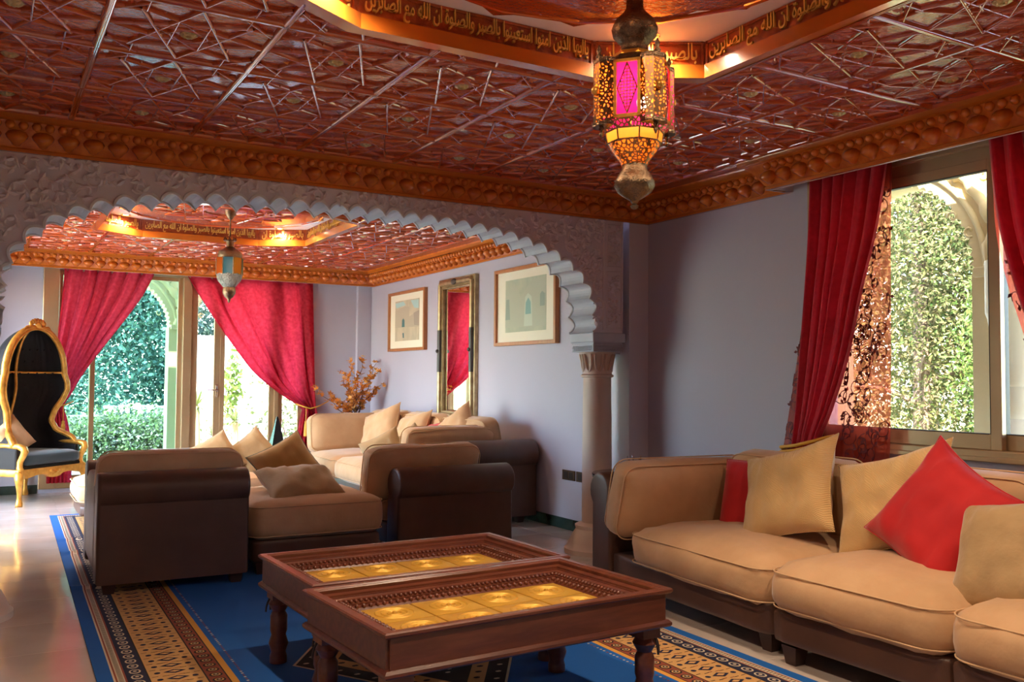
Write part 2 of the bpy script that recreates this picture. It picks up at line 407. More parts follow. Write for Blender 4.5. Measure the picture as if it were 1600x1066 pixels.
cornice((XR, 4.27), (PEL_X, 4.27), (0, 1), 1, -1, False)
cornice((PEL_X, 4.27), (PEL_X, YF), (-1, 0), -1, 1)
cornice((XL, PEL_Y), (XR, PEL_Y), (0, -1), 1, 1)
cornice((XR, YA2), (XR, PEL_Y), (-1, 0), 0, 1)
cornice((XL, YF), (XL, YA), (1, 0), 1, 1, False)
cornice((XR, YF), (XL, YF), (0, 1), 1, 1, False)
cornice((XL, YA2), (XL, PEL_Y), (1, 0), 0, 1, False)
trim_no[0] += 1
struct(MB().box(PEL_X, PEL_X + .02, YF, 4.27, ZC, 2.82).box(PEL_X + .02, XR, 4.25, 4.27, ZC + .005, 2.82), 'trim_%d' % trim_no[0], M_WHITE)
trim_no[0] += 1
struct(MB().box(XL, XR, PEL_Y, PEL_Y + .02, ZC, 2.82), 'trim_%d' % trim_no[0], M_WHITE)
# ---- baseboards
struct(MB().bbox(XR - .015, XR, YF, 5.75, 0, .10, .004).bbox(XR - .015, XR, YA2 + .02, 11.79, 0, .10, .004), 'baseboard_right', M_GREEN)
struct(MB().bbox(XL, W2X0 - .02, YB - .015, YB, 0, .10, .004).bbox(W2X1 + .02, 4.40, YB - .015, YB, 0, .10, .004), 'baseboard_back', M_GREEN)

# ---- carved ceilings with octagonal trays
PX, PY = .648, .655
def strap(mb, p, q, w=.016, h=.013, seg=.045):
    p, q = Vector((*p, 0)), Vector((*q, 0)); L_ = (q - p).length
    if L_ < 1e-4: return
    t = (q - p) / L_; s_ = Vector((-t.y, t.x, 0)); n = max(1, round(L_ / seg)); vs = []; fs = []
    for i in range(n + 1):
        c = p + t * (L_ * i / n)
        vs += [c + s_ * w * a_ + Vector((0, 0, -h * b_)) for a_, b_ in ((.5, 0), (.40, .62), (.15, 1), (-.15, 1), (-.40, .62), (-.5, 0))]
        if i:
            a = 6 * (i - 1)
            for k in range(5): fs.append((a + k, a + k + 1, a + k + 7, a + k + 6))
    mb.add(vs, fs)
def panel_mesh():
    mb = MB(); A, B = PX / 2, PY / 2
    for sx in (-1, 1): strap(mb, (sx * (A - .004), -B), (sx * (A - .004), B), .034, .017)
    for sy in (-1, 1): strap(mb, (-A, sy * (B - .004)), (A, sy * (B - .004)), .034, .017)
    for R_, st, off, w in ((.305, 3, 0, .019), (.165, 3, PI / 8, .014)):
        P = [(R_ * math.cos(off + k * PI / 4), R_ * math.sin(off + k * PI / 4)) for k in range(8)]
        for k in range(8): strap(mb, P[k], P[(k + st) % 8], w)
    P = [(.078 * math.cos(k * PI / 4), .078 * math.sin(k * PI / 4)) for k in range(8)]
    for k in range(8): strap(mb, P[k], P[(k + 1) % 8], .012)
    for sx in (-1, 1):
        for sy in (-1, 1):
            strap(mb, (sx * (A - .02), sy * .165), (sx * .165, sy * (B - .02)), .016)
            strap(mb, (sx * (A - .02), sy * (B - .13)), (sx * (A - .13), sy * (B - .13)), .013); strap(mb, (sx * (A - .13), sy * (B - .13)), (sx * (A - .13), sy * (B - .02)), .013)
            for k in range(4):
                a = PI / 4 + k * PI / 2; x, y = sx * (A - .075), sy * (B - .075)
                mb.add([(x + .035 * math.cos(a), y + .035 * math.sin(a), 0), (x + .012 * math.cos(a + 1), y + .012 * math.sin(a + 1), 0), (x + .012 * math.cos(a - 1), y + .012 * math.sin(a - 1), 0), (x + .015 * math.cos(a), y + .015 * math.sin(a), -.01)], [(0, 3, 1), (0, 2, 3), (1, 3, 2)])
    for k in range(16):
        for rr in (.115, .225):
            a = k * PI / 8 + PI / 16; x, y = rr * math.cos(a), rr * math.sin(a); c, s_ = math.cos(a + .7), math.sin(a + .7); l = .026
            mb.add([(x + l * c, y + l * s_, 0), (x - l * .35 * s_, y + l * .35 * c, 0), (x + l * .35 * s_, y - l * .35 * c, 0), (x - l * c, y - l * s_, 0), (x, y, -.009)], [(0, 1, 4), (1, 3, 4), (3, 2, 4), (2, 0, 4)])
    return mb
PMB = panel_mesh(); panel_me = PMB.mesh('panel', M_STRAP, 60)
ros = MB()
for k in range(8):
    a = k * PI / 4; M = RZ(a)
    ros.add([(.006, 0, -.008), (.02, .012, -.010), (.040, 0, -.003), (.02, -.012, -.010), (.02, 0, -.016)], [(0, 4, 1), (1, 4, 2), (2, 4, 3), (3, 4, 0)], 0, M)
ros.lathe([(.002, -.022), (.010, -.018), (.012, -.008)], 8, cap=False)
ros.lathe([(.036, -.001), (.034, -.006), (.002, -.007)], 12, cap=False)
ros_me = ros.mesh('rosette', M_ROS, 40)

FORMS = {'ا': (0xFE8D, 2), 'ب': (0xFE8F, 4), 'ة': (0xFE93, 2), 'ت': (0xFE95, 4), 'ذ': (0xFEAB, 2), 'ر': (0xFEAD, 2), 'س': (0xFEB1, 4), 'ص': (0xFEB9, 4), 'ع': (0xFEC9, 4), 'ل': (0xFEDD, 4), 'م': (0xFEE1, 4), 'ن': (0xFEE5, 4), 'ه': (0xFEE9, 4), 'و': (0xFEED, 2), 'ي': (0xFEF1, 4)}
def shape_arabic(text):
    out = []
    for w in text.split(' '):
        g = []
        for i, ch in enumerate(w):
            b, n = FORMS[ch]; prev = i > 0 and FORMS[w[i - 1]][1] == 4; nxt = i < len(w) - 1 and n == 4
            k = 3 if prev and nxt else 1 if prev else 2 if nxt else 0
            g.append(chr(b + k))
        out.append(''.join(g))
    return ' '.join(out)[::-1]
VERSE = 'ياايها الذين امنوا استعينوا بالصبر والصلوة ان الله مع الصابرين'
_words = VERSE.split(' ')
def text_mesh(txt, w, h, d=.006):
    c = bpy.data.curves.new('lettering', 'FONT'); c.body = shape_arabic(txt); c.resolution_u = 2; c.extrude = .02; c.offset = .012
    o = bpy.data.objects.new('lettering', c); COL.objects.link(o); bpy.context.view_layer.update()
    me = bpy.data.meshes.new_from_object(o, depsgraph=bpy.context.evaluated_depsgraph_get()); bpy.data.objects.remove(o); bpy.data.curves.remove(c)
    xs = [v.co.x for v in me.vertices]; ys = [v.co.y for v in me.vertices]; x0, x1, y0, y1 = min(xs), max(xs), min(ys), max(ys)
    for v in me.vertices:
        yy = (v.co.y - y0) / (y1 - y0)
        v.co = Vector(((v.co.x - (x0 + x1) / 2) / (x1 - x0) * w, (yy - .5) * h, v.co.z / .02 * d))
    me.materials.clear(); me.materials.append(M_INSC); return me
txt_long = text_mesh(VERSE, 1.12, .108)
txt_side = text_mesh(VERSE, 1.56, .108)
txt_ch = text_mesh(' '.join(_words[4:7]), .45, .104)

def ceiling(y0, y1, c, rows, cols):
    po = octagon(c)
    mb = MB().prism([(XL, y0), (XR, y0), (XR, y1), (XL, y1)], ZCEIL, ZCEIL + .05, holes=[po])
    o = struct(mb, 'ceiling', M_WOOD)
    MB().prism(octagon(c, 1.035), ZCEIL - .014, ZCEIL + .05, holes=[octagon(c, .975)]).build('tray_lip', M_LIP, o)
    MB().prism(octagon(c, 1.06), ZTRAY, ZTRAY + .03).build('tray_top', M_WHITE, o)
    star = []
    for k in range(32):
        a = PI / 2 + k * PI / 16; r = 1.0 if k % 2 == 0 else .90; star.append((c[0] + r * .97 * math.cos(a), c[1] + r * math.sin(a)))
    sp = MB().prism(star, ZTRAY - .03, ZTRAY + .002); st = sp.build('star_panel', M_WOOD, o)
    sm = MB(); n8 = 16
    for R_ in (.93, .66, .36):
        P = [(c[0] + R_ * math.cos(PI / 2 + k * PI / 8), c[1] + R_ * math.sin(PI / 2 + k * PI / 8)) for k in range(16)]
        for k in range(16): strap(sm, P[k], P[(k + (1 if R_ > .9 else 5)) % 16], .02)
    sm.build('strapwork', M_STRAP, st, loc=(0, 0, ZTRAY - .03))
    for k in range(8):
        p, q = Vector((*po[k], 0)), Vector((*po[(k + 1) % 8], 0)); t = (q - p); L_ = t.length; t.normalize(); n = Vector((-t.y, t.x, 0)); mid = (p + q) / 2
        M = Matrix(((t.x, -n.x, 0, 0), (t.y, -n.y, 0, 0), (0, 0, 1, 0), (0, 0, 0, 1)))
        Mm = T(mid.x, mid.y, 0) @ M        # local x along the facet, local y outwards
        b = MB().box(-L_ / 2 - .012, L_ / 2 + .012, 0, .03, ZCEIL, ZTRAY, 0, Mm)
        for zz, th in ((ZCEIL + .048, .010), (ZTRAY - .014, .012)): b.box(-L_ / 2, L_ / 2, -.008, 0, zz, zz + th, 0, Mm)
        for xx in (-L_ / 2 + .010, L_ / 2 - .022): b.box(xx, xx + .012, -.008, 0, ZCEIL + .05, ZTRAY, 0, Mm)
        band = b.build('tray_band', M_BAND, o)
        me = txt_ch if L_ < .8 else (txt_long if L_ < 1.4 else txt_side)
        # lettering faces the room: local x of the text must run so that it reads from inside
        tx = link('inscription', me, band)
        tx.matrix_local = T(mid.x, mid.y, ZCEIL + .110) @ Matrix(((-t.x, 0, n.x, n.x * .006), (-t.y, 0, n.y, n.y * .006), (0, 1, 0, 0), (0, 0, 0, 1)))
    for i in range(cols):
        for j in range(rows[2]):
            x, y = .068 + PX * (i - 1), rows[0] - rows[1] * j
            if x - PX / 2 > XR - .05 or y < y0: continue
            cor = [in_oct((x + a * PX / 2, y + b_ * PY / 2), c, 1.03) for a in (-1, 0, 1) for b_ in (-1, 0, 1)]
            if all(cor): continue
            edge = any(cor) or x + PX / 2 > XR or y + PY / 2 > y1
            if not edge: link('panel', panel_me, o, (x, y, ZCEIL))
            else:
                m2 = MB(); m2.v = PMB.v
                for f in PMB.f:
                    cx = sum(PMB.v[k][0] for k in f) / len(f) + x; cy = sum(PMB.v[k][1] for k in f) / len(f) + y
                    if not in_oct((cx, cy), c, 1.02) and cx < XR - .03 and y0 + .02 < cy < y1 - .02: m2.f.append(f)
                m2.m = [0] * len(m2.f)
                if m2.f: link('panel', m2.mesh('panel', M_STRAP, 60), o, (x, y, ZCEIL))
            if not in_oct((x, y), c, 1.06) and x < 4.4: link('rosette', ros_me, o, (x, y, ZCEIL))
    return o
ceil_main = ceiling(YF, YA, OCT1, (5.29, .655, 9), 8)
ceil_back = ceiling(YA2, YB, OCT2, (11.35, .655, 8), 8)

# ---- window beside the sofa: sliding sashes in a gold frame
def frame_y(mb, y0, y1, z0, z1, w, x0, x1, mi=0, wb=None):
    wb = wb or w
    mb.bbox(x0, x1, y0, y0 + w, z0, z1, .004, mi).bbox(x0, x1, y1 - w, y1, z0, z1, .004, mi).bbox(x0, x1, y0 + w, y1 - w, z0, z0 + wb, .004, mi).bbox(x0, x1, y0 + w, y1 - w, z1 - w, z1, .004, mi)
win1 = struct(MB().box(XR - .012, XR + .12, W1Y0, W1Y0 + .05, W1Z0, W1Z1).box(XR - .012, XR + .12, W1Y1 - .05, W1Y1, W1Z0, W1Z1).bbox(XR - .02, XR + .14, W1Y0, W1Y1, W1Z0 - .005, W1Z0 + .05, .006).bbox(XR - .012, XR + .12, W1Y0, W1Y1, 2.62, W1Z1, .004).bbox(XR - .035, XR, W1Y0 - .03, W1Y1 + .03, W1Z0 - .012, W1Z0 + .016, .005), 'window_1', M_ALU)
MB().bbox(XR + .02, XR + .12, W1Y0 + .05, W1Y1 - .05, 2.55, 2.625, .004).build('shutter_box', M_ALU, win1)
for y0, y1, xx in ((2.845, W1Y1 - .05, .0), (W1Y0 + .05, 2.915, .045)):
    mb = MB(); frame_y(mb, y0, y1, W1Z0 + .05, 2.55, .062, XR + xx, XR + xx + .04, 0, .085); sa = mb.build('sash', M_ALU, win1)
    mb = MB(); frame_y(mb, y0 + .058, y1 - .058, W1Z0 + .13, 2.492, .007, XR + xx - .001, XR + xx + .041); mb.build('gasket', M_DARKM, sa)
    MB().box(XR + xx + .018, XR + xx + .022, y0 + .06, y1 - .06, W1Z0 + .133, 2.49).build('pane', M_GLASS, sa)
win3 = MB(); frame_y(win3, W3Y0, W3Y1, W3Z0, W3Z1, .06, XL - .14, XL - .06); frame_y(win3, W3Y0 + .95, W3Y1 - .95, W3Z0 + .06, W3Z1 - .06, .05, XL - .12, XL - .07)
win3 = struct(win3, 'window_3', M_ALU)
MB().box(XL - .102, XL - .098, W3Y0 + .06, W3Y1 - .06, W3Z0 + .06, W3Z1 - .06).build('pane', M_GLASS, win3)
# ---- garden windows and door
def frame_x(mb, x0, x1, z0, z1, w, y0, y1, mi=0, wb=None):
    wb = wb or w
    mb.bbox(x0, x0 + w, y0, y1, z0, z1, .004, mi).bbox(x1 - w, x1, y0, y1, z0, z1, .004, mi).bbox(x0 + w, x1 - w, y0, y1, z0, z0 + wb, .004, mi).bbox(x0 + w, x1 - w, y0, y1, z1 - w, z1, .004, mi)
mb = MB(); frame_x(mb, W2X0, W2X1, W2Z0, W2Z1, .07, YB - .03, YB + .14, wb=.09)
mb.bbox(W2X0 - .015, W2X0 + .155, YB - .06, YB - .02, W2Z0, W2Z1, .006)
mb.bbox(2.145, 2.25, YB - .02, YB + .12, W2Z0, W2Z1, .006).bbox(3.30, 3.36, YB - .02, YB + .12, W2Z0, W2Z1, .006)
win2 = struct(mb, 'window_2', M_ALU)
for x0, x1, m in ((.74, 1.16, M_GLASST), (1.10, 2.15, M_GLASST), (3.36, 3.68, M_GLASS)):
    mb = MB(); frame_x(mb, x0, x1, W2Z0 + .09, W2Z1 - .06, .055, YB + (.02 if x0 != 1.10 else .062), YB + (.06 if x0 != 1.10 else .10)); sa = mb.build('sash', M_ALU, win2)
    yy = YB + (.04 if x0 != 1.10 else .08); MB().box(x0 + .05, x1 - .05, yy - .002, yy + .002, W2Z0 + .14, W2Z1 - .11).build('pane', m, sa)
mb = MB(); frame_x(mb, 2.255, 2.61, W2Z0 + .02, W2Z1 - .06, .075, YB + .02, YB + .06); d_ = struct(mb, 'door_1', M_ALU)
MB().box(2.32, 2.54, YB + .038, YB + .042, W2Z0 + .09, W2Z1 - .13).build('pane', M_GLASS, d_)
hd = MB().bbox(2.56, 2.59, YB - .0, YB + .02, 1.10, 1.26, .004).tube([(2.575, YB + .0, 1.19), (2.575, YB - .05, 1.19), (2.45, YB - .05, 1.19)], .009, 8).build('door_handle', M_CHROME, d_, 40)
mb = MB(); frame_x(mb, 2.61, 3.30, W2Z0 + .02, W2Z1 - .06, .06, YB + .02, YB + .06); d2 = struct(mb, 'door_2', M_ALU)
MB().box(2.66, 3.25, YB + .038, YB + .042, W2Z0 + .07, W2Z1 - .11).build('pane', M_GLASS, d2)

# ================================================================== OBJECTS
# ---- soft shapes
def soft_box(sx, sy, sz, r, crown=.03, n=9, seed=0, wr=.006, side=.0):
    """upholstered block centred at origin: rounded box, crowned top and bottom, fine wrinkles"""
    bm = bmesh.new(); bmesh.ops.create_cube(bm, size=2); bmesh.ops.subdivide_edges(bm, edges=bm.edges[:], cuts=n, use_grid_fill=True)
    h = Vector((sx / 2, sy / 2, sz / 2)); off = Vector((seed * 3.1, seed * 1.7, 0))
    for v in bm.verts:
        c = v.co.copy()
        for k in range(3):   # crowd the grid towards the edges
            c[k] = math.copysign(abs(c[k]) ** .8, c[k])
        p = Vector((c.x * h.x, c.y * h.y, c.z * h.z)); rr = min(r, min(h) * .98)
        q = Vector([max(-h[k] + rr, min(h[k] - rr, p[k])) for k in range(3)]); d = p - q
        if d.length > 1e-6: p = q + d.normalized() * rr
        ux, uy, uz = c.x, c.y, c.z
        b = (1 - ux * ux) * (1 - uy * uy)
        p.z += math.copysign(1, c.z) * crown * b * (abs(c.z) ** 2)
        if side:
            p.x += side * c.x * (1 - uy * uy) * (1 - uz * uz); p.y += side * c.y * (1 - ux * ux) * (1 - uz * uz)
        nn = noise.noise_vector(p * 5 + off) * wr + noise.noise_vector(p * 13 + off) * wr * .5
        v.co = p + nn
    return bm
def piping(sx, sy, z, r, rad=.0042, seg=6, crown=0):
    pts = []; hx, hy = sx / 2, sy / 2
    for cx, cy, a0 in ((hx - r, hy - r, 0), (-hx + r, hy - r, PI / 2), (-hx + r, -hy + r, PI), (hx - r, -hy + r, 3 * PI / 2)):
        for k in range(seg + 1):
            a = a0 + PI / 2 * k / seg; pts.append((cx + r * math.cos(a), cy + r * math.sin(a), z))
    return MB().tube(pts, rad, 5, closed=True)
def cushion(name, parent, sx, sy, sz, M, mat_=None, r=.07, crown=.03, seed=0, wr=.006, pipe=True, side=.012):
    o = MB().bm(soft_box(sx, sy, sz, r, crown, 9, seed, wr, side), 0).build(name, mat_ or M_TAN, parent, 179)
    o.matrix_local = M
    if pipe:
        for zz in (sz / 2 - r * .42, -sz / 2 + r * .42):
            p = piping(sx + .002, sy + .002, zz, r + .02).build('piping', M_PIPE, o, 179)
    return o
def pillow_mesh(s, t, seed=0, k=.10, n=22, wr=.010, sy=None):
    sy = sy or s
    mb = MB(); off = Vector((seed * 2.3, seed * 1.1, seed * .7)); vs = []; fs = []; N = n + 1
    for sgn in (1, -1):
        for j in range(N):
            for i in range(N):
                u, v = -1 + 2 * i / n, -1 + 2 * j / n
                u = math.copysign(abs(u) ** .85, u); v = math.copysign(abs(v) ** .85, v)
                x = s / 2 * u * (1 - k * (1 - v * v)); y = sy / 2 * v * (1 - k * (1 - u * u))
                e = max(0, (1 - u ** 4)) * max(0, (1 - v ** 4)); z = t / 2 * e ** .62
                p = Vector((x, y, 0)); w = noise.noise(p * 9 + off) + .6 * noise.noise(Vector((x * 24, y * 10, 0)) + off)
                z += wr * w * min(1, e * 2)
                z = max(z, .002)
                vs.append((x, y, sgn * z))
    for j in range(n):
        for i in range(n):
            a = j * N + i; fs.append((a, a + 1, a + N + 1, a + N)); b = a + N * N; fs.append((b + N, b + N + 1, b + 1, b))
    for i in range(n):
        o = N * N
        for a, b in ((i, i + 1), ((n) * N + i + 1, n * N + i), ((i + 1) * N, i * N), (i * N + n, (i + 1) * N + n)): fs.append((b, a, a + o, b + o))
    mb.add(vs, fs); return mb
def pillow(label, mat_, s, t, c, nrm, roll, seed=0, group=None, k=.10, wr=.010, sy=None, edge=None, name='throw_pillow'):
    o = pillow_mesh(s, t, seed, k, wr=wr, sy=sy).build(name, mat_, None, 179)
    n = Vector(nrm).normalized(); up = Vector((0, 0, 1)); x = up.cross(n)
    x = x.normalized() if x.length > 1e-3 else Vector((1, 0, 0)); y = n.cross(x)
    M = Matrix(((x.x, y.x, n.x, c[0]), (x.y, y.y, n.y, c[1]), (x.z, y.z, n.z, c[2]), (0, 0, 0, 1)))
    o.matrix_world = M @ RZ(math.radians(roll)); tag(o, label, 'pillow', group)
    # seam welt round the pillow
    pts = []
    hy = (sy or s) / 2
    for a, b, d in (((-1, -1), (1, -1), 0), ((1, -1), (1, 1), 1), ((1, 1), (-1, 1), 2), ((-1, 1), (-1, -1), 3)):
        for i in range(10):
            u = lerp(a[0], b[0], i / 10); v = lerp(a[1], b[1], i / 10)
            pts.append((s / 2 * u * (1 - k * (1 - v * v)), hy * v * (1 - k * (1 - u * u)), 0))
    MB().tube(pts, .0045, 5, closed=True).build('welt', edge or mat_, o, 179)
    return o
def rolled_arm(name, parent, L_, w, h, R_, M, out=1, feet=False):
    """arm along local x (0..L_), thickness along y (0..w), roll bulging towards -y*out"""
    zc = h - R_; pts = []
    cy = w / 2 - .02
    a1 = math.asin(min(1, (cy - 0.015) / R_)) if cy < R_ else PI / 2
    pts = [(w, .07), (w - .004, zc - R_ * .72)]
    for k in range(15):
        a = math.radians(-38 + 256 * k / 14); pts.append((cy + R_ * math.cos(a), zc + R_ * math.sin(a)))
    pts += [(.004, zc - R_ * .72), (0, .07)]
    # profile in (y,z) extruded along x
    mb = MB(); MM = Matrix(((0, 0, 1, 0), (1, 0, 0, 0), (0, 1, 0, 0), (0, 0, 0, 1)))
    bm = bmesh.new(); vs = [bm.verts.new((0, y, z)) for y, z in pts]; f = bm.faces.new(vs)
    r = bmesh.ops.extrude_face_region(bm, geom=[f]); bmesh.ops.translate(bm, verts=[g for g in r['geom'] if isinstance(g, bmesh.types.BMVert)], vec=(L_, 0, 0))
    bmesh.ops.recalc_face_normals(bm, faces=bm.faces[:])
    caps = [e for e in bm.edges if abs(e.verts[0].co.x - e.verts[1].co.x) < 1e-6]
    bmesh.ops.bevel(bm, geom=caps, offset=.022, segments=3, affect='EDGES', profile=.6)
    o = mb.bm(bm).build(name, M_LEATH, parent, 40); o.matrix_local = M
    for xx in (.012, L_ - .012):
        MB().tube([(xx, cy + (R_ - .008) * math.cos(a), zc + (R_ - .008) * math.sin(a)) for a in [math.radians(-10 + 200 * k / 14) for k in range(15)]], .006, 5).build('seam', M_LEATH, o, 179)
    return o
foot_me = MB().add([(-.03, -.03, 0), (.03, -.03, 0), (.03, .03, 0), (-.03, .03, 0), (-.045, -.045, .09), (.045, -.045, .09), (.045, .045, .09), (-.045, .045, .09)], [(3, 2, 1, 0), (4, 5, 6, 7), (0, 1, 5, 4), (1, 2, 6, 5), (2, 3, 7, 6), (3, 0, 4, 7)]).mesh('foot', mat('dark wood foot', (.045, .017, .012), .5))
def feet(parent, pts):
    for x, y in pts: link('foot', foot_me, parent, (x, y, 0))
def base_block(parent, x0, x1, y0, y1, z0, z1, M=None, name='base'):
    mb = MB().bm(soft_box(x1 - x0, y1 - y0, z1 - z0, .035, .0, 9, 1, .003), 0, T((x0 + x1) / 2, (y0 + y1) / 2, (z0 + z1) / 2))
    o = mb.build(name, M_LEATH, parent, 179)
    if M: o.matrix_local = M
    return o

# ---- columns
def column(x, y, label):
    c = thing('column', label, 'column', (x, y, 0), 0, 'arch columns')
    MB().lathe([(.255, 0), (.255, .035), (.235, .05), (.222, .085), (.205, .12), (.185, .155), (.165, .185), (.17, .20), (.172, .215), (.150, .225), (.122, .235)], 40).build('base', M_STONE, c, 50)
    MB().lathe([(.118, .23), (.117, .6), (.114, 1.1), (.110, 1.375)], 40).build('shaft', M_STONE, c, 50)
    cap = MB().lathe([(.112, 1.37), (.128, 1.375), (.130, 1.39), (.116, 1.398), (.112, 1.45), (.116, 1.51), (.135, 1.555), (.148, 1.57)], 40).build('capital', M_STONE, c, 50)
    fl_ = MB()
    for k in range(9):
        a = 2 * PI * k / 9; pts = []
        for j in range(13):
            t = j / 12; da = .24 * math.cos(PI * t) ; z = 1.555 - .135 * math.sin(PI * t) ** .6; r = .113 + (.138 - .113) * max(0, (z - 1.43) / .13)
            pts.append((r * math.cos(a + da), r * math.sin(a + da), z))
        fl_.tube(pts, .010, 5)
    fl_.build('fluting', M_STONE, cap, 179)
    imp = MB().bbox(-.145, .145, -.15, .15, 1.57, 1.635, .006).bbox(-.138, .138, -.143, .143, 1.63, 1.65, .006).bbox(-.155, .155, -.162, .162, 1.645, 1.72, .008).build('impost_block', M_RIM_SHADE, c)
    cv = MB()
    for sx in (-1, 1):
        for k in range(14):
            yy = -.12 + .24 * k / 13
            cv.tube([(sx * .146, yy + .012 * math.cos(q * .7), 1.598 + .018 * math.sin(q * .7)) for q in range(9)], .004, 4)
    for k in range(16):
        xx = -.12 + .24 * k / 15
        cv.tube([(xx + .012 * math.cos(q * .7), -.151, 1.598 + .018 * math.sin(q * .7)) for q in range(9)], .0035, 4)
    cv.build('carving', M_RIM_SHADE, imp, 179)
    return c
column(4.225, 5.93, 'cream stone column with fluted capital beside the right hand sofa')
column(-.065, 5.93, 'cream stone column base cut off by the left picture edge')

# ---- rug with woven borders
RG = {k: mat('rug ' + k, c, .95, bump=.3, bscale=300, bdist=.004) for k, c in dict(blue=(.002, .105, .42), navy=(.012, .016, .05), tan=(.58, .33, .12), gold=(.62, .30, .05), cream=(.62, .52, .38), rust=(.26, .06, .03), black=(.014, .012, .014)).items()}
RK = list(RG); RI = {k: i for i, k in enumerate(RK)}
def make_rug():
    x0, x1, y0, y1 = -1.42, 1.42, -4.1, 4.1      # local frame, rotated slightly
    mb = MB()
    def hgt(x, y):
        z = .006
        for yc, w, hh in ((2.65, .05, .016), (2.02, .05, .018), (.72, .05, .016)):
            z += hh * math.exp(-((y - yc - .06 * x) / w) ** 2) * max(0, min(1, (-.55 - x) / .3 + .25))
        return z
    def ring(i0, i1, col, lift=0.):
        # rectangular ring between insets i0 and i1
        xa, xb, ya, yb_ = x0 + i0, x1 - i0, y0 + i0, y1 - i0; xc, xd, yc, yd = x0 + i1, x1 - i1, y0 + i1, y1 - i1
        n = 130
        for sx0, sx1 in ((xa, xc), (xd, xb)):
            vs = []; fs = []
            for j in range(n + 1):
                t = j / n; yl = lerp(ya, yb_, t) if sx0 == xa else lerp(yc, yd, t); yr = lerp(yc, yd, t) if sx0 == xa else lerp(ya, yb_, t)
                vs += [(sx0, yl, hgt(sx0, yl) + lift), (sx1, yr, hgt(sx1, yr) + lift)]
                if j: a = 2 * j - 2; fs.append((a, a + 1, a + 3, a + 2))
            mb.add(vs, fs, RI[col])
        for ys, ye in (((ya, yc), 0), ((yd, yb_), 1)):
            p = [(xa, ys[0]), (xb, ys[0]), (xd, ys[1]), (xc, ys[1])] if ye == 0 else [(xc, ys[0]), (xd, ys[0]), (xb, ys[1]), (xa, ys[1])]
            mb.add([(x, y, .006 + lift) for x, y in p], [(0, 1, 2, 3)], RI[col])
    E_ = [(0, .066, 'blue'), (.066, .074, 'cream'), (.074, .082, 'rust'), (.082, .112, 'cream'), (.112, .12, 'rust'), (.12, .205, 'navy'), (.205, .212, 'black'), (.212, .435, 'tan'), (.435, .442, 'black'), (.442, .52, 'rust'), (.52, .526, 'black'), (.526, .556, 'gold')]
    for a, b, c_ in E_: ring(a, b, c_)
    # field
    n = 130; xa, xb, ya, yb_ = x0 + .556, x1 - .556, y0 + .556, y1 - .556; vs = []; fs = []; m = 12
    for j in range(n + 1):
        for i in range(m + 1):
            x, y = lerp(xa, xb, i / m), lerp(ya, yb_, j / n); vs.append((x, y, hgt(x, y)))
    for j in range(n):
        for i in range(m): a = j * (m + 1) + i; fs.append((a, a + 1, a + m + 2, a + m + 1))
    mb.add(vs, fs, RI['blue'])
    # edge skirt
    mb.box(x0, x1, y0, y1, 0, .0055, RI['navy'])
    rug = mb.build('area_rug', [RG[k] for k in RK])
    mo = MB()
    def patch(poly, col, lift=.0012): mo.add([(x, y, hgt(x, y) + lift) for x, y in poly], [tuple(range(len(poly)))], RI[col])
    def loz(x, y, a, b, col, lift=.0012): patch([(x - a, y), (x, y - b), (x + a, y), (x, y + b)], col, lift)
    def ell(x, y, a, b, col, lift=.0012, n=10): patch([(x + a * math.cos(2 * PI * k / n), y + b * math.sin(2 * PI * k / n)) for k in range(n)], col, lift)
    def along(i, step, fn):
        """call fn at points along all four sides at inset i; fn(x, y, swap)"""
        xa, xb, ya, yb_ = x0 + i, x1 - i, y0 + i, y1 - i
        k = ya
        while k < yb_: fn(xa, k, False); fn(xb, k, False); k += step
        k = xa + step
        while k < xb: fn(k, ya, True); fn(k, yb_, True); k += step
    def q(x, y, dx, dy, sw): return (x + dy, y + dx) if sw else (x + dx, y + dy)
    def chain(x, y, sw):
        a, b = (.026, .034) if not sw else (.034, .026)
        ell(x, y, a, b, 'cream'); ell(x, y, a * .72, b * .72, 'navy', .0018); ell(x, y, a * .35, b * .3, 'cream', .0024, 6)
    along(.163, .085, chain)
    def med(x, y, sw):
        ell(x, y, .030, .030, 'black'); ell(x, y, .021, .021, 'tan', .0018); ell(x, y, .014, .014, 'black', .0024, 8); ell(x, y, .006, .006, 'cream', .003, 6)
    along(.481, .078, med)
    def comb(x, y, sw):
        a, b = q(0, 0, .010, .003, sw); patch([(x - a, y - b), (x + a, y - b), (x + a, y + b), (x - a, y + b)], 'black')
    along(.097, .02, comb)
    def tanb(x, y, sw):
        for d, kind in ((0, 'm'),):
            loz(x, y, *( (.05, .03) if not sw else (.03, .05)), 'navy'); loz(x, y, *((.026, .015) if not sw else (.015, .026)), 'tan', .0018)
        for dx, dy in ((-.075, .0), (.075, .0)):
            a, b = q(x, y, dx, dy, sw) if False else ((x + dx, y) if not sw else (x, y + dx)); ell(a, b, .014, .014, 'navy')
        for dx, dy in ((-.045, .045), (.045, .045), (-.09, .05), (.09, .05), (-.02, .05), (.022, .048)):
            a, b = (x + dx, y + dy) if not sw else (x + dy, y + dx); l, w = ((.014, .004) if not sw else (.004, .014))
            patch([(a - l, b - w), (a + l, b - w * .2), (a + l, b + w), (a - l, b + w * .2)], 'black' if abs(dx) > .03 else 'rust')
    along(.324, .10, tanb)
    def fringe(x, y, sw): ell(x, y, .007, .007, 'rust' if rnd.random() < .5 else 'cream', .0012, 6)
    along(.59, .028, fringe)
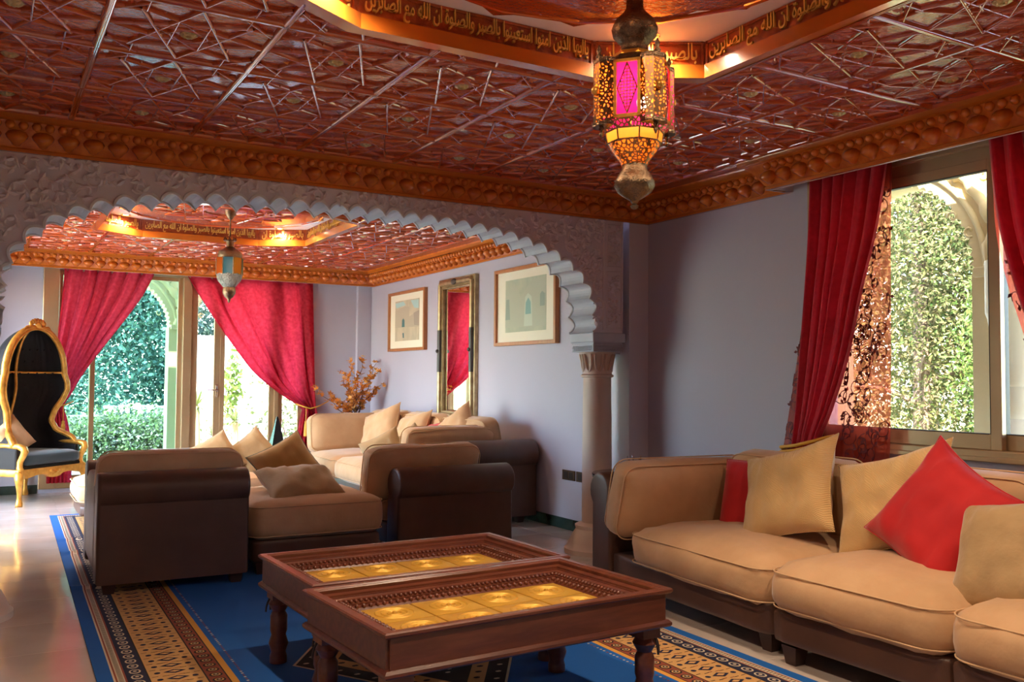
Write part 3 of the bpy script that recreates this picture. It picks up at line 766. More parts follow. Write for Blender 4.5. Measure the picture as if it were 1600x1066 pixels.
    # nested lozenge medallions in the field
    for cy in (-1.55, 1.7):
        for a, b, col, lf in ((.60, .95, 'cream', .0012), (.585, .93, 'black', .0016), (.47, .76, 'tan', .002), (.38, .62, 'black', .0024), (.20, .34, 'navy', .0028), (.12, .20, 'tan', .0032)):
            loz(0, cy, a, b, col, lf)
        for k in range(40):
            t = k / 40 * 4; s_ = int(t); f_ = t - s_; c4 = [(.535, 0), (0, .86), (-.535, 0), (0, -.86)]; p, r_ = c4[s_], c4[(s_ + 1) % 4]
            ell(lerp(p[0], r_[0], f_), cy + lerp(p[1], r_[1], f_), .016, .010, 'cream', .0024, 6)
            p, r_ = [(v[0] * .80, v[1] * .80) for v in (p, r_)]
            ell(lerp(p[0], r_[0], f_), cy + lerp(p[1], r_[1], f_), .018, .012, 'black', .0028, 6)
            p, r_ = [(v[0] * .62, v[1] * .62) for v in (p, r_)]
            ell(lerp(p[0], r_[0], f_), cy + lerp(p[1], r_[1], f_), .014, .009, 'cream', .0034, 6)
    mo.build('woven_motifs', [RG[k] for k in RK], rug, kind='stuff')
    rug.location = (1.925, 5.78, 0); rug.rotation_euler = (0, 0, math.radians(-1.3))
    tag(rug, 'blue woven rug with tan and navy patterned borders under the tables', 'rug')
make_rug()

# ---- pair of low tables with sunken brass tiled tops
def coffee_table():
    L_, Wd, H = 1.27, .755, .50
    t = thing('coffee_table', '', 'table', group='low tables on the rug')
    legp = [(.040, 0), (.040, .03), (.034, .05), (.046, .09), (.034, .13), (.040, .15), (.040, .22), (.030, .24), (.050, .275), (.034, .305)]
    lm = MB().lathe(legp, 16).box(-.045, .045, -.045, .045, .30, .37).mesh('leg', M_MAHO, 40)
    for sx in (-1, 1):
        for sy in (-1, 1): link('leg', lm, t, (sx * (L_ / 2 - .075), sy * (Wd / 2 - .075), 0))
    for nm, a in (('long', 0), ('short', 1)):
        for s_ in (-1, 1):
            if a == 0: mb = MB().bbox(-L_ / 2 + .02, L_ / 2 - .02, s_ * (Wd / 2 - .02) - .012, s_ * (Wd / 2 - .02) + .012, .36, .482, .003)
            else: mb = MB().bbox(s_ * (L_ / 2 - .02) - .012, s_ * (L_ / 2 - .02) + .012, -Wd / 2 + .02, Wd / 2 - .02, .36, .482, .003)
            mb.build('apron_board', M_MAHO, t)
    def rim(prof, nm, m=M_MAHO):
        vs = []; fs = []
        for i, z in prof: vs += [(-L_ / 2 + i, -Wd / 2 + i, z), (L_ / 2 - i, -Wd / 2 + i, z), (L_ / 2 - i, Wd / 2 - i, z), (-L_ / 2 + i, Wd / 2 - i, z)]
        for k in range(len(prof) - 1):
            for j in range(4): a, b = 4 * k + j, 4 * k + (j + 1) % 4; fs.append((a, b, b + 4, a + 4))
        return MB().add(vs, fs).build(nm, m, t)
    rim([(.03, .345), (.002, .345), (-.004, .352), (-.004, .362), (.006, .372), (.02, .376)], 'lower_moulding')
    TP = [(.02, .476), (.0, .479), (-.006, .486), (-.006, .495), (.0, .5)] + [(a * .84, .5 - (.5 - b) * .72) for a, b in ((.030, .5), (.036, .494), (.044, .494), (.05, .488), (.05, .470), (.085, .466), (.086, .455), (.092, .455), (.093, .449), (.118, .443), (.119, .430), (.145, .426), (.146, .414), (.152, .414), (.17, .405), (.18, .390))]
    rim(TP, 'tray_moulding')
    bd = MB()
    for ins, z, step in ((.110, .4525, .022), (.137, .4366, .030)):
        xx, yy = L_ / 2 - ins, Wd / 2 - ins; k = -xx
        while k <= xx:
            for s_ in (-1, 1): bd.ball((k, s_ * yy, z), .010 if step < .025 else .012, 6, 4, sc=(.8, 1, .9))
            k += step
        k = -yy + step
        while k < yy:
            for s_ in (-1, 1): bd.ball((s_ * xx, k, z), .010 if step < .025 else .012, 6, 4, sc=(1, .8, .9))
            k += step
    bd.build('beading', M_MAHO, t, 60, kind='stuff')
    TI = .30; tl, tw = (L_ - TI) / 4, (Wd - TI) / 2
    tm = MB().bbox(-tl / 2 + .003, tl / 2 - .003, -tw / 2 + .003, tw / 2 - .003, .400, .425, .004)
    for R_ in (.078, .052, .028):
        tm.tube([(R_ * math.cos(a), R_ * math.sin(a) * .95, .425) for a in [2 * PI * k / 20 for k in range(20)]], .004, 4, closed=True)
    tm.ball((0, 0, .424), .012, 8, 4); tm = tm.mesh('brass_tile', M_BRASS, 40)
    for i in range(4):
        for j in range(2): link('brass_tile', tm, t, (-(L_ - TI) / 2 + tl * (i + .5), -(Wd - TI) / 2 + tw * (j + .5), 0))
    for sx in (-1, 1):
        for sy in (-1, 1):
            for ax in (0, 1):
                pts = []
                for k in range(9):
                    a = PI / 2 * k / 8; u = .12 + .10 * math.cos(PI - a) ; z = .235 + .11 * math.sin(a)
                    pts.append((sx * (L_ / 2 - (u if ax == 0 else .05)), sy * (Wd / 2 - (u if ax else .05)), z))
                MB().tube(pts, .005, 5).build('iron_bracket', M_DARKM, t, 60)
    return t
ct = coffee_table(); ct.location = (1.815, 4.045, .008); ct.rotation_euler = (0, 0, math.radians(1.5))
ct['label'] = 'carved wooden low table with sunken brass tiles, farther of the pair'
c2 = copy_tree(ct); c2.location = (1.79, 3.255, .008); c2.rotation_euler = (0, 0, math.radians(3.2)); c2['label'] = 'carved wooden low table with sunken brass tiles, nearer of the pair'

# ---- sectional sofa under the right window
so = thing('sectional_sofa', 'brown leather sofa with tan velvet cushions under the side window', 'sofa', (0, 0, 0))
MA = T(3.36, 3.26, 0) @ RZ(math.radians(-4.5))          # far module: local y runs away from the camera, x towards the wall
base_block(so, 0, .95, .02, 1.46, .09, .27, MA)
feet(so, [(3.47, 3.36), (3.55, 4.75)]); feet(so, [(3.40, 3.14), (3.40, 2.40), (4.30, 3.14), (4.3, 2.4)])
base_block(so, 3.34, 4.40, 2.29, 3.235, .09, .26)
base_block(so, 3.32, 4.40, 1.20, 2.275, .09, .27)
cushion('seat_cushion', so, .98, 1.22, .24, MA @ T(.44, .61, .345), r=.095, crown=.055, seed=1, side=.03, wr=.011)
cushion('seat_cushion', so, 1.02, .945, .25, T(3.80, 2.765, .360), r=.105, crown=.06, seed=2, side=.03, wr=.011)
cushion('seat_cushion', so, 1.02, 1.0, .25, T(3.78, 1.775, .365), r=.105, crown=.06, seed=3, side=.03, wr=.011)
rolled_arm('arm', so, 1.0, .22, .755, .12, MA @ T(.97, 1.46, 0) @ RZ(PI) @ T(-.02, -.23, 0))
MB().bm(soft_box(.16, 3.6, .62, .06, 0, 9, 2, .004), 0, T(4.42, 3.03, .40)).build('backrest', M_LEATH, so, 179)
cushion('arm_cushion', so, 1.0, .47, .20, MA @ T(.40, 1.27, .620) @ RX(math.radians(105)), r=.075, crown=.03, seed=4, wr=.012)
for k, (yy, zz) in enumerate(((3.86, .66), (2.86, .67), (1.86, .70))):
    cushion('back_cushion', so, .94, .50, .20, T(4.22, yy, zz) @ RZ(PI / 2) @ RX(math.radians(80)), r=.075, crown=.04, seed=5 + k, wr=.01)
# pillows along it
pg = 'pillows on the sofa under the side window'
pillow('plain red velvet pillow tucked behind the first gold pillow', M_RED, .46, .15, (4.02, 4.02, .655), (-.93, -.18, .30), 3, 1, pg, k=.05)
pillow('gold ribbed pillow with its corner raised, in front of the small red pillow', M_CORD, .66, .19, (3.88, 3.63, .735), (-.90, .05, .40), 18, 2, pg, sy=.56, k=.13, wr=.02)
pillow('gold ribbed pillow leaning between the raised gold pillow and the big red one', M_CORD, .66, .19, (3.97, 3.02, .75), (-.90, .0, .40), 18, 3, pg, sy=.55, k=.13, wr=.02)
pillow('large red velvet pillow standing on its corner', M_RED, .58, .18, (3.82, 2.66, .735), (-.90, .05, .40), -29, 4, pg, k=.12, wr=.018)
pillow('creased olive tan pillow at the right picture edge', M_OLIVE, .52, .20, (3.66, 2.22, .64), (-.86, .10, .5), 12, 5, pg, wr=.018)

# ---- dark glass side table in the corner
st_ = thing('side_table', 'dark glass side table with steel edge behind the sofa arm', 'table', (4.19, 5.36, 0))
MB().lathe([(.335, .655), (.34, .658), (.34, .668), (.335, .671)], 40).build('table_top', M_DKGLASS, st_, 40)
MB().tube([(.332 * math.cos(2 * PI * k / 40), .332 * math.sin(2 * PI * k / 40), .648) for k in range(40)], .008, 6, closed=True).build('edge_ring', M_CHROME, st_, 179)
MB().lathe([(.17, 0), (.165, .015), (.04, .035), (.028, .08), (.028, .60), (.10, .655)], 24).build('pedestal', M_DARKM, st_, 50)
orn = thing('table_ornament', 'small silver ornament on the glass side table', 'ornament', (4.16, 5.36, .671))
MB().lathe([(.05, 0), (.045, .01), (.012, .02), (.010, .05), (.03, .065), (.035, .08), (.03, .09)], 16).build('stem', M_CHROME, orn, 60)
for k in range(5):
    a = 2 * PI * k / 5; MB().tube([(.02 * math.cos(a), .02 * math.sin(a), .08), (.05 * math.cos(a), .05 * math.sin(a), .10), (.055 * math.cos(a), .055 * math.sin(a), .125)], [.006, .005, .003], 6).build('prong', M_CHROME, orn, 60)

# ---- armchair module on the left, side towards the camera
lc = thing('leather_armchair', 'brown leather armchair with rolled arm at the left of the arch', 'armchair', (.63, 6.13, 0), math.radians(-1.5))
rolled_arm('arm', lc, .92, .20, .755, .115, T(0, 0, 0))
rolled_arm('arm', lc, .92, .20, .755, .115, T(.92, 1.12, 0) @ RZ(PI))
base_block(lc, .02, .92, .18, .94, .09, .27)
base_block(lc, 0, .18, .16, .96, .10, .70, name='backrest')
cushion('seat_cushion', lc, .80, .74, .2, T(.55, .56, .36), r=.07, seed=11)
cushion('arm_cushion', lc, .90, .36, .17, T(.465, .27, .68) @ RX(math.radians(98)), r=.07, crown=.02, seed=12, wr=.01)
feet(lc, [(.08, .07), (.85, .07), (.08, 1.03), (.85, 1.03)])

# ---- ottoman between the two seats
ot = thing('ottoman', 'square tan ottoman on a leather base between the two armchairs', 'ottoman', (1.60, 6.24, 0))
base_block(ot, .02, .95, .04, .98, .08, .245); feet(ot, [(.09, .1), (.88, .1), (.09, .9), (.88, .9)])
cushion('seat_cushion', ot, .97, 1.02, .27, T(.485, .51, .365), r=.085, crown=.025, seed=13, side=.01)
og = 'pillows on the ottoman'
pillow('brown velvet pillow lying flat across the ottoman', M_OLIVE, .60, .20, (2.06, 6.62, .560), (.05, -.38, .92), -4, 21, og, sy=.48, wr=.02)
pillow('mustard pillow with green edge leaning behind the flat one', mat('mustard velvet', (.40, .215, .06), .85, col2=(.44, .25, .08), nscale=6, sheen=.3), .46, .16, (2.06, 6.98, .665), (-.15, -.85, .50), 30, 22, og, edge=mat('green trim', (.06, .10, .07), .8))

# ---- second armchair module, side towards the camera
rc = thing('leather_armchair', 'brown leather armchair with rolled arm in the middle of the arch', 'armchair', (2.70, 6.32, 0), math.radians(1.5))
rolled_arm('arm', rc, 1.0, .21, .68, .128, T(0, 0, 0))
base_block(rc, .02, 1.0, .19, .90, .08, .26)
base_block(rc, .82, 1.0, .17, .92, .10, .62, name='backrest')
cushion('seat_cushion', rc, .82, .70, .2, T(.41, .56, .34), r=.07, seed=14)
cushion('arm_cushion', rc, .96, .42, .18, T(.335, .30, .62) @ RX(math.radians(102)), r=.07, crown=.02, seed=15, wr=.014)
feet(rc, [(.08, .07), (.92, .07), (.08, .84), (.92, .84)])

# ---- long sofa against the far room's right wall
bs = thing('long_sofa', 'long leather sofa with tan cushions below the pictures and mirror', 'sofa', (0, 0, 0))
rolled_arm('arm', bs, .92, .22, .785, .14, T(3.66, 7.40, 0))
base_block(bs, 3.42, 4.50, 7.62, 10.62, .09, .27)
MB().bm(soft_box(.16, 3.1, .6, .06, 0, 9, 2, .004), 0, T(4.45, 9.1, .40)).build('backrest', M_LEATH, bs, 179)
rolled_arm('arm', bs, 1.06, .22, .74, .12, T(4.5, 10.84, 0) @ RZ(PI))
for k in range(3):
    cushion('seat_cushion', bs, 1.02, .99, .24, T(3.84, 8.12 + k * 1.0, .37), r=.085, crown=.04, seed=31 + k, side=.02)
    cushion('back_cushion', bs, .96, .50, .20, T(4.26, 8.12 + k * 1.0, .72) @ RZ(PI / 2) @ RX(math.radians(78)), r=.075, crown=.04, seed=35 + k, wr=.012)
cushion('arm_cushion', bs, .92, .44, .20, T(3.80, 10.50, .70) @ RX(math.radians(80)), r=.075, crown=.03, seed=39, wr=.01)
cushion('arm_cushion', bs, .92, .44, .20, T(3.80, 7.74, .68) @ RX(math.radians(100)), r=.075, crown=.03, seed=40, wr=.01)
feet(bs, [(3.74, 7.5), (4.44, 7.5), (3.5, 10.5), (4.42, 10.5)])
bg = 'pillows on the long sofa'
pillow('tan velvet pillow with raised corner at the far end of the long sofa', M_TAN, .56, .2, (3.92, 9.72, .76), (-.85, -.25, .45), 22, 41, bg, wr=.016)
pillow('tan pillow leaning on the middle of the long sofa', M_TAN, .54, .19, (3.95, 8.95, .74), (-.88, -.1, .45), 12, 42, bg, wr=.014)
pillow('red pillow half hidden in the middle of the long sofa', M_RED, .42, .14, (4.02, 8.55, .72), (-.85, 0, .45), 10, 43, bg)
pillow('tan pillow standing on its corner below the mirror', M_TAN, .52, .19, (4.10, 8.18, .80), (-.88, -.2, .4), 40, 44, bg, wr=.014)
pillow('small olive pillow with green back peeking over the middle armchair', M_OLIVE, .40, .14, (3.52, 7.96, .68), (-.5, -.75, .45), 42, 45, bg)
pillow('small olive pillow with pointed corner nearest the middle armchair', M_OLIVE, .40, .14, (3.28, 8.05, .66), (-.6, -.6, .45), 30, 46, bg)

# ---- tan bench below the garden windows, pillows on it
bn = thing('window_bench', 'low tan upholstered bench in front of the garden windows', 'bench', (.80, 9.45, 0))
base_block(bn, .03, 2.0, .03, .82, .02, .14); cushion('seat_cushion', bn, 2.05, .88, .25, T(1.02, .43, .245), r=.12, crown=.01, seed=51, side=.01)
ng = 'pillows on the window bench'
pillow('pale blue grey linen bolster on the window bench', mat('pale blue grey linen', (.42, .46, .50), .9), .52, .20, (1.78, 9.95, .485), (0, -.95, .3), 0, 55, ng, sy=.26, k=.04)
pillow('olive tan pillow slumped on the bench, left of two', M_OLIVE, .44, .14, (2.10, 9.66, .535), (-.1, -.9, .4), 30, 53, ng)
pillow('olive tan pillow with upright corner on the bench, right of two', M_OLIVE, .44, .14, (2.50, 9.70, .555), (-.05, -.9, .4), 38, 54, ng)
ob = thing('obelisk', 'slim black pyramid standing in front of the garden door', 'ornament', (2.78, 9.85, 0))
MB().add([(-.185, -.185, .03), (.185, -.185, .03), (.185, .185, .03), (-.185, .185, .03), (-.008, -.008, .93), (.008, -.008, .93), (.008, .008, .93), (-.008, .008, .93)], [(3, 2, 1, 0), (4, 5, 6, 7), (0, 1, 5, 4), (1, 2, 6, 5), (2, 3, 7, 6), (3, 0, 4, 7)]).build('shaft', mat('black lacquer', (.012, .014, .016), .25), ob)
MB().bbox(-.2, .2, -.2, .2, 0, .03, .005).build('plinth', mat('black lacquer', (.012, .014, .016), .25), ob)

# ---- gilded canopy chair by the garden window
def throne():
    t = thing('canopy_chair', 'tall gilded hooded chair with black tufted velvet by the garden window', 'chair', (.41, 11.26, 0), math.radians(44)); t.scale = (1.15, 1, 1)
    W_ = [(.60, .38, -.30), (.68, .37, -.24), (.76, .295, -.10), (.86, .265, -.06), (.98, .295, -.08), (1.10, .365, -.11), (1.20, .40, -.13), (1.28, .395, -.13), (1.38, .365, -.12)]
    def wy(z):
        if z <= 1.38: return interp(W_, z)
        u = min(1, (z - 1.38) / .50); return (.365 * math.sqrt(max(0, 1 - u * u)), -.12)
    def dep(z):
        if z <= 1.38: return .29
        u = min(1, (z - 1.38) / .50); return .29 * max(.02, 1 - u * u) ** .5
    zs = [.44 + (1.38 - .44) * k / 18 for k in range(19)] + [1.38 + .50 * math.sin(PI / 2 * k / 12) for k in range(1, 13)]
    def shell(scale, tuft):
        vs = []; fs = []; n = 40
        for z in zs:
            w, yf = wy(max(z, .60)); d = dep(z)
            for k in range(n + 1):
                a = PI * k / n; s_ = math.sin(a); e = 1 if not tuft else 1 - .05 * abs(math.sin(z * 34 + (k % 2) * 0)) * abs(math.sin(a * 12)) * (1 if z > 1.05 else .25)
                yy = yf + (d + (-.10 - yf) * 1.0) * (s_ ** .7) * scale * e
                vs.append((w * math.copysign(abs(math.cos(a)) ** .75, math.cos(a)) * scale * (1 if s_ < .2 else e), yy, z))
        for j in range(len(zs) - 1):
            for k in range(n): a = j * (n + 1) + k; fs.append((a, a + 1, a + n + 2, a + n + 1))
        return MB().add(vs, fs)
    shell(1.0, False).build('hood', M_BLACK, t, 179)
    inner = shell(.93, True).build('tufted_lining', M_BLACK, t, 179)
    btn = MB()
    for i in range(9):
        for j in range(5):
            a = PI * (i + 1 + .5 * (j % 2)) / 11; z = 1.12 + j * .13; w, yf = wy(z); d = dep(z)
            btn.ball((w * .9 * math.cos(a), yf + d * .9 * math.sin(a) ** .7 - .01, z), .010, 6, 4)
    btn.build('buttons', M_BLACK, inner, 179, kind='stuff')
    path = []
    for s_ in (1, -1):
        q = [(s_ * wy(z)[0], wy(z)[1] - .01, z) for z in [.62 + .0253 * k for k in range(31)]] + [(s_ * wy(z)[0], -.13, z) for z in [1.38 + .50 * math.sin(PI / 2 * k / 14) for k in range(1, 15)]]
        path += q if s_ == 1 else q[::-1][1:]
    MB().tube(path, .030, 8).tube([(x * .93, y - .02, z - (.02 if z > 1.4 else 0)) for x, y, z in path], .012, 6).build('gilt_front_frame', M_GOLD, t, 179)
    cr = MB()
    for k in range(-3, 4):
        a = k * .42; cr.ball((.075 * math.sin(a) * 1.1, -.14, 1.905 + .045 * math.cos(a)), .024, 8, 5, sc=(1, .6, 1.3))
    cr.ball((0, -.15, 1.90), .034, 10, 6)
    for s_ in (-1, 1): cr.tube([(s_ * (.06 + .12 * k / 8), -.145, 1.89 - .05 * (k / 8) ** 2 - .01 * math.sin(k)) for k in range(9)], [.02 - .0018 * k for k in range(9)], 6)
    cr.build('crest', M_GOLD, t, 179)
    MB().tube([(0, wy(z)[1] + dep(z) * .88, z) for z in [.70 + .68 * k / 12 for k in range(13)] + [1.38 + .47 * math.sin(PI / 2 * k / 8) for k in range(1, 9)]], .016, 6).build('gilt_rib', M_GOLD, t, 179)
    MB().tube([(.365 * .94 * math.cos(PI * k / 16), -.12 + .29 * .90 * math.sin(PI * k / 16) ** .7, 1.39) for k in range(17)], .014, 6).build('gilt_rib', M_GOLD, t, 179)
    # arms
    for s_ in (-1, 1):
        MB().bbox(s_ * .36 - .028, s_ * .36 + .028, -.34, .25, .36, .60, .02).build('arm_panel', M_BLACK, t)
        MB().tube([(s_ * .36, .1, .625), (s_ * .365, -.2, .625), (s_ * .37, -.36, .62), (s_ * .375, -.42, .60), (s_ * .37, -.43, .57), (s_ * .37, -.41, .53), (s_ * .37, -.37, .46), (s_ * .372, -.37, .40), (s_ * .375, -.40, .36)], [.022, .026, .032, .036, .034, .03, .028, .03, .036], 8).build('gilt_arm', M_GOLD, t, 179)
    # seat rail
    def rail(x): return .335 - .028 * math.cos(x * 18) * .5 - .018 * (abs(x) < .07)
    vs = []; fs = []
    for k in range(25):
        x = -.40 + .80 * k / 24; z0 = rail(x) - .03
        vs += [(x, -.42, z0), (x, -.42, .385), (x, -.375, z0), (x, -.375, .385)]
        if k:
            a = 4 * k - 4; fs += [(a, a + 4, a + 5, a + 1), (a + 2, a + 3, a + 7, a + 6), (a + 1, a + 5, a + 7, a + 3), (a, a + 2, a + 6, a + 4)]
    g = MB().add(vs, fs)
    for s_ in (-1, 1): g.bbox(s_ * .385 - .025, s_ * .385 + .025, -.4, .36, .31, .385, .01)
    g.bbox(-.38, .38, .33, .37, .31, .385, .01)
    for k in range(5): g.ball((-.05 + .025 * k, -.425, .335 + .012 * math.cos(k * 1.6)), .018, 8, 5)
    g.build('gilt_seat_rail', M_GOLD, t, 50)
    for sx, sy, c in ((-1, -1, 1), (1, -1, 1), (-1, 1, .6), (1, 1, .6)):
        pts = [(sx * .36 + sx * c * .05 * math.sin(PI * 1.6 * k / 10) * (1 - k / 14), sy * .36 + sy * c * .05 * math.sin(PI * 1.6 * k / 10) * (1 - k / 14), .36 - .34 * k / 10) for k in range(11)]
        pts.append((sx * .36, sy * .36, 0))
        MB().tube(pts, [.046, .046, .042, .036, .030, .026, .023, .021, .022, .028, .034, .03], 8).build('leg', M_GOLD, t, 179)
    MB().bbox(-.37, .37, -.39, .35, .36, .42, .02).build('seat_base', M_BLACK, t)
    o = MB().bm(soft_box(.70, .76, .13, .05, .02, 9, 61, .003), 0, T(0, -.03, .475)).build('seat_cushion', M_TEALV, t, 179)
throne()
pillow('beige pillow with tassels resting on the hooded chair', mat('beige linen', (.50, .33, .18), .85, col2=(.56, .38, .22), nscale=9), .38, .14, (.30, 11.02, .70), (.55, -.75, .35), 32, 62)

# ---- dried blossom arrangement
pt = thing('flower_arrangement', 'orange dried blossom branches in a wide dark bowl in the corner', 'plant', (4.16, 11.28, 0))
MB().lathe([(.16, 0), (.16, .03), (.05, .06), (.045, .70), (.12, .76), (.12, .78)], 24).build('pedestal', M_MAHO, pt, 50)
MB().lathe([(.08, .78), (.14, .79), (.24, .82), (.29, .86), (.28, .865), (.22, .835), (.05, .82)], 28).build('bowl', mat('dark bronze bowl', (.10, .08, .07), .45, metal=.4), pt, 60)
r5 = random.Random(11); M_BLOS = mat('orange dried blossom', (.6, .25, .05), .7, island=[(.75, .24, .03), (.95, .46, .07), (.55, .17, .04), (1., .62, .2)], trans=.25); M_TWIG = mat('brown twig', (.16, .08, .04), .8)
for k, (dx, dy, h) in enumerate([(-.52, -.05, .40), (-.30, .05, .30), (-.12, .1, .62), (.02, .02, .74), (.18, .06, .80), (.28, -.02, .72), (.34, -.1, .45), (.12, -.15, .55), (-.05, -.1, .45), (.25, .1, .3), (-.2, -.1, .22), (.05, .1, .35), (-.02, -.12, .25), (.2, -.16, .6)]):
    pts = []; b = Vector((r5.uniform(-.05, .05), r5.uniform(-.05, .05), .83))
    for j in range(11):
        s_ = j / 10; pts.append(b + Vector((dx * s_ ** 1.2 + .03 * math.sin(j * 1.3 + k), dy * s_ + .02 * math.cos(j + k), h * s_ ** (.8 if k else 1.3))))
    br = MB().tube(pts, [.007 - .0005 * j for j in range(11)], 5).build('branch', M_TWIG, pt, 179)
    bl = MB()
    for j in range(3, 11):
        for q in range(r5.randrange(3, 6)):
            c = pts[j] + Vector((r5.uniform(-.03, .03), r5.uniform(-.03, .03), r5.uniform(-.03, .03))); s_ = r5.uniform(.022, .040); M = T(*c) @ RZ(r5.uniform(0, 6)) @ RX(r5.uniform(-1.2, 1.2))
            vs = [(0, 0, 0)]; fs = []
            for p in range(10):
                a = PI * p / 5; rr = s_ * (1.2 if p % 2 else .6); vs.append((rr * math.cos(a), rr * math.sin(a), s_ * .35 * (p % 2)))
            for p in range(10): fs.append((0, 1 + p, 1 + (p + 1) % 10))
            bl.add(vs, fs, 0, M)
    bl.build('blossoms', M_BLOS, br, kind='stuff')

# ---- framed pictures, mirror, sockets on the right wall of the far room
def wash(name, cols, scale, seed):
    m = bpy.data.materials.new(name); m.use_nodes = True; N = m.node_tree.nodes; L = m.node_tree.links; b = N['Principled BSDF']; b.inputs['Roughness'].default_value = .9
    tc = N.new('ShaderNodeTexCoord'); mp = N.new('ShaderNodeMapping'); mp.inputs['Location'].default_value = (seed, seed * 2, 0); mp.inputs['Scale'].default_value = (1, 1, .6); L.new(tc.outputs['Object'], mp.inputs[0])
    t = N.new('ShaderNodeTexNoise'); t.inputs['Scale'].default_value = scale; t.inputs['Detail'].default_value = 6; L.new(mp.outputs[0], t.inputs['Vector'])
    r = N.new('ShaderNodeValToRGB'); L.new(t.outputs['Fac'], r.inputs[0])
    for i, c in enumerate(cols):
        e = r.color_ramp.elements[i] if i < 2 else r.color_ramp.elements.new(1); e.color = (*c, 1)
    for i, e in enumerate(r.color_ramp.elements): e.position = .25 + .5 * i / (len(cols) - 1)
    L.new(r.outputs[0], b.inputs['Base Color']); return m
def picture(y0, y1, z0, z1, label, kind):
    p = thing('framed_picture', label, 'picture', (XR, (y0 + y1) / 2, (z0 + z1) / 2), 0, 'framed prints on the wall'); w, h = (y1 - y0) / 2, (z1 - z0) / 2
    fr = MB(); fw = .035
    frame_y(fr, -w, w, -h, h, fw, -.05, 0); fr.build('frame', M_FRAME, p)
    MB().box(-.022, -.016, -w + fw, w - fw, -h + fw, h - fw).build('mount', M_MATTE, p)
    pw, ph = (w * .66, h * .66)
    if kind == 0: pm = wash('pale town wash', [(.72, .62, .45), (.52, .46, .33), (.66, .58, .42)], 5, 1.3)
    else: pm = wash('pale green wash', [(.62, .62, .45), (.46, .52, .40), (.60, .66, .50)], 4, 4.1)
    pr = MB().box(-.0235, -.022, -pw, pw, -ph, ph * 1.05).build('print', pm, p)
    sh = MB(); X = -.0245
    def flat(poly, mi): sh.add([(X - .0002 * mi, yy * pw, zz * ph) for yy, zz in poly], [tuple(range(len(poly)))], mi)
    if kind == 0:   # y positive is to the left in view
        flat([(1, .55), (.2, .75), (-.2, .7), (-.2, .2), (-1, .45), (-1, -.35), (1, -.3)], 0)
        flat([(1, .95), (.3, 1.0), (.1, .8), (.9, .7)], 1); flat([(-.3, 1.0), (-.95, 1.0), (-.95, .55), (-.6, .6)], 1)
        flat([(.42, -.3), (.40, .05), (.30, .15), (.20, .05), (.18, -.3)], 2); flat([(.36, -.6), (.33, -.85), (.22, -.85), (.24, -.6)], 2)
        flat([(-.55, .35), (-1, .45), (-1, -.3), (-.6, -.25)], 3)
    else:
        flat([(1, .4), (.55, .9), (.2, .35), (-.3, .9), (-1, 1.0), (-1, -.85), (1, -.8)], 0)
        flat([(.05, -.8), (.0, .3), (-.15, .45), (-.32, .3), (-.36, -.8)], 1)
        flat([(-.02, -.35), (-.04, .1), (-.16, .28), (-.28, .1), (-.30, -.35)], 2)
        flat([(-.72, -.1), (-.72, .35), (-.82, .45), (-.95, .35), (-.95, -.1)], 3); flat([(1, -.5), (.95, .3), (.8, .3), (.75, -.5)], 3)
    sh.build('painted_shapes', [mat('ink wash a%d' % kind, ((.50, .44, .33), (.50, .54, .42))[kind], .9), mat('ink wash b%d' % kind, ((.42, .62, .60), (.58, .66, .54))[kind], .9), mat('ink wash c%d' % kind, ((.10, .20, .20), (.28, .48, .44))[kind], .9), mat('ink wash d%d' % kind, ((.40, .34, .27), (.34, .42, .35))[kind], .9)], pr)
picture(9.97, 11.10, 1.70, 2.455, 'framed pale print of an old town gate, nearest the far corner', 0)
picture(7.07, 8.24, 1.69, 2.47, 'larger framed pale green print of a doorway nearest the arch', 1)
mi_ = thing('wall_mirror', 'tall gilt framed mirror between the two framed prints', 'mirror', (XR, 9.11, 1.69)); w, h = .445, .80
fr = MB(); frame_y(fr, -w, w, -h, h, .10, -.05, 0); fr.build('frame', M_MGOLD, mi_)
fr = MB()
for s_ in (-1, 1):
    fr.tube([(-.055, s_ * (w - .05), -h + .06), (-.055, s_ * (w - .05), h - .06)], .032, 8); fr.tube([(-.055, -w + .06, s_ * (h - .05)), (-.055, w - .06, s_ * (h - .05))], .032, 8)
    fr.tube([(-.05, s_ * (w - .105), -h + .1), (-.05, s_ * (w - .105), h - .1)], .010, 6)
fr.tube([(-.05, -w + .1, h - .105), (-.05, w - .1, h - .105)], .010, 6)
fr.build('moulding', M_MGOLD, mi_, 60)
for s_ in (-1, 1): MB().tube([(-.056, s_ * (w - .05), -.26), (-.056, s_ * (w - .05), .22)], .035, 8).ball((-.09, s_ * (w - .05), -.02), .022, 8, 5).build('dark_band', mat('dark frame band', (.06, .05, .045), .4), mi_, 60)
MB().ball((-.085, 0, h - .05), .04, 10, 6, sc=(.5, 1.6, .9)).build('crest', mat('dark frame band', (.06, .05, .045), .4), mi_, 60)
MB().box(-.025, -.02, -w + .09, w - .09, -h + .09, h - .09).build('mirror_glass', M_MIRR, mi_)
for k, (yy, wd, lb) in enumerate(((6.90, .075, 'wide brown double wall socket beside the column'), (6.715, .045, 'narrow brown wall switch half hidden by the column'))):
    s_ = thing('wall_socket', lb, 'socket', (XR, yy, .49), 0, 'brown wall sockets')
    MB().bbox(-.010, 0, -wd * 1.35, wd * 1.35, -.045, .045, .003).build('plate', mat('bronze plate', (.12, .07, .04), .3, metal=.6), s_)
    for q in ((-.5, .5) if wd > .05 else (0,)): MB().bbox(-.014, -.008, q * wd * 1.1 - .032, q * wd * 1.1 + .032, -.03, .03, .003).build('socket_face', mat('dark socket', (.03, .02, .016), .35), s_)

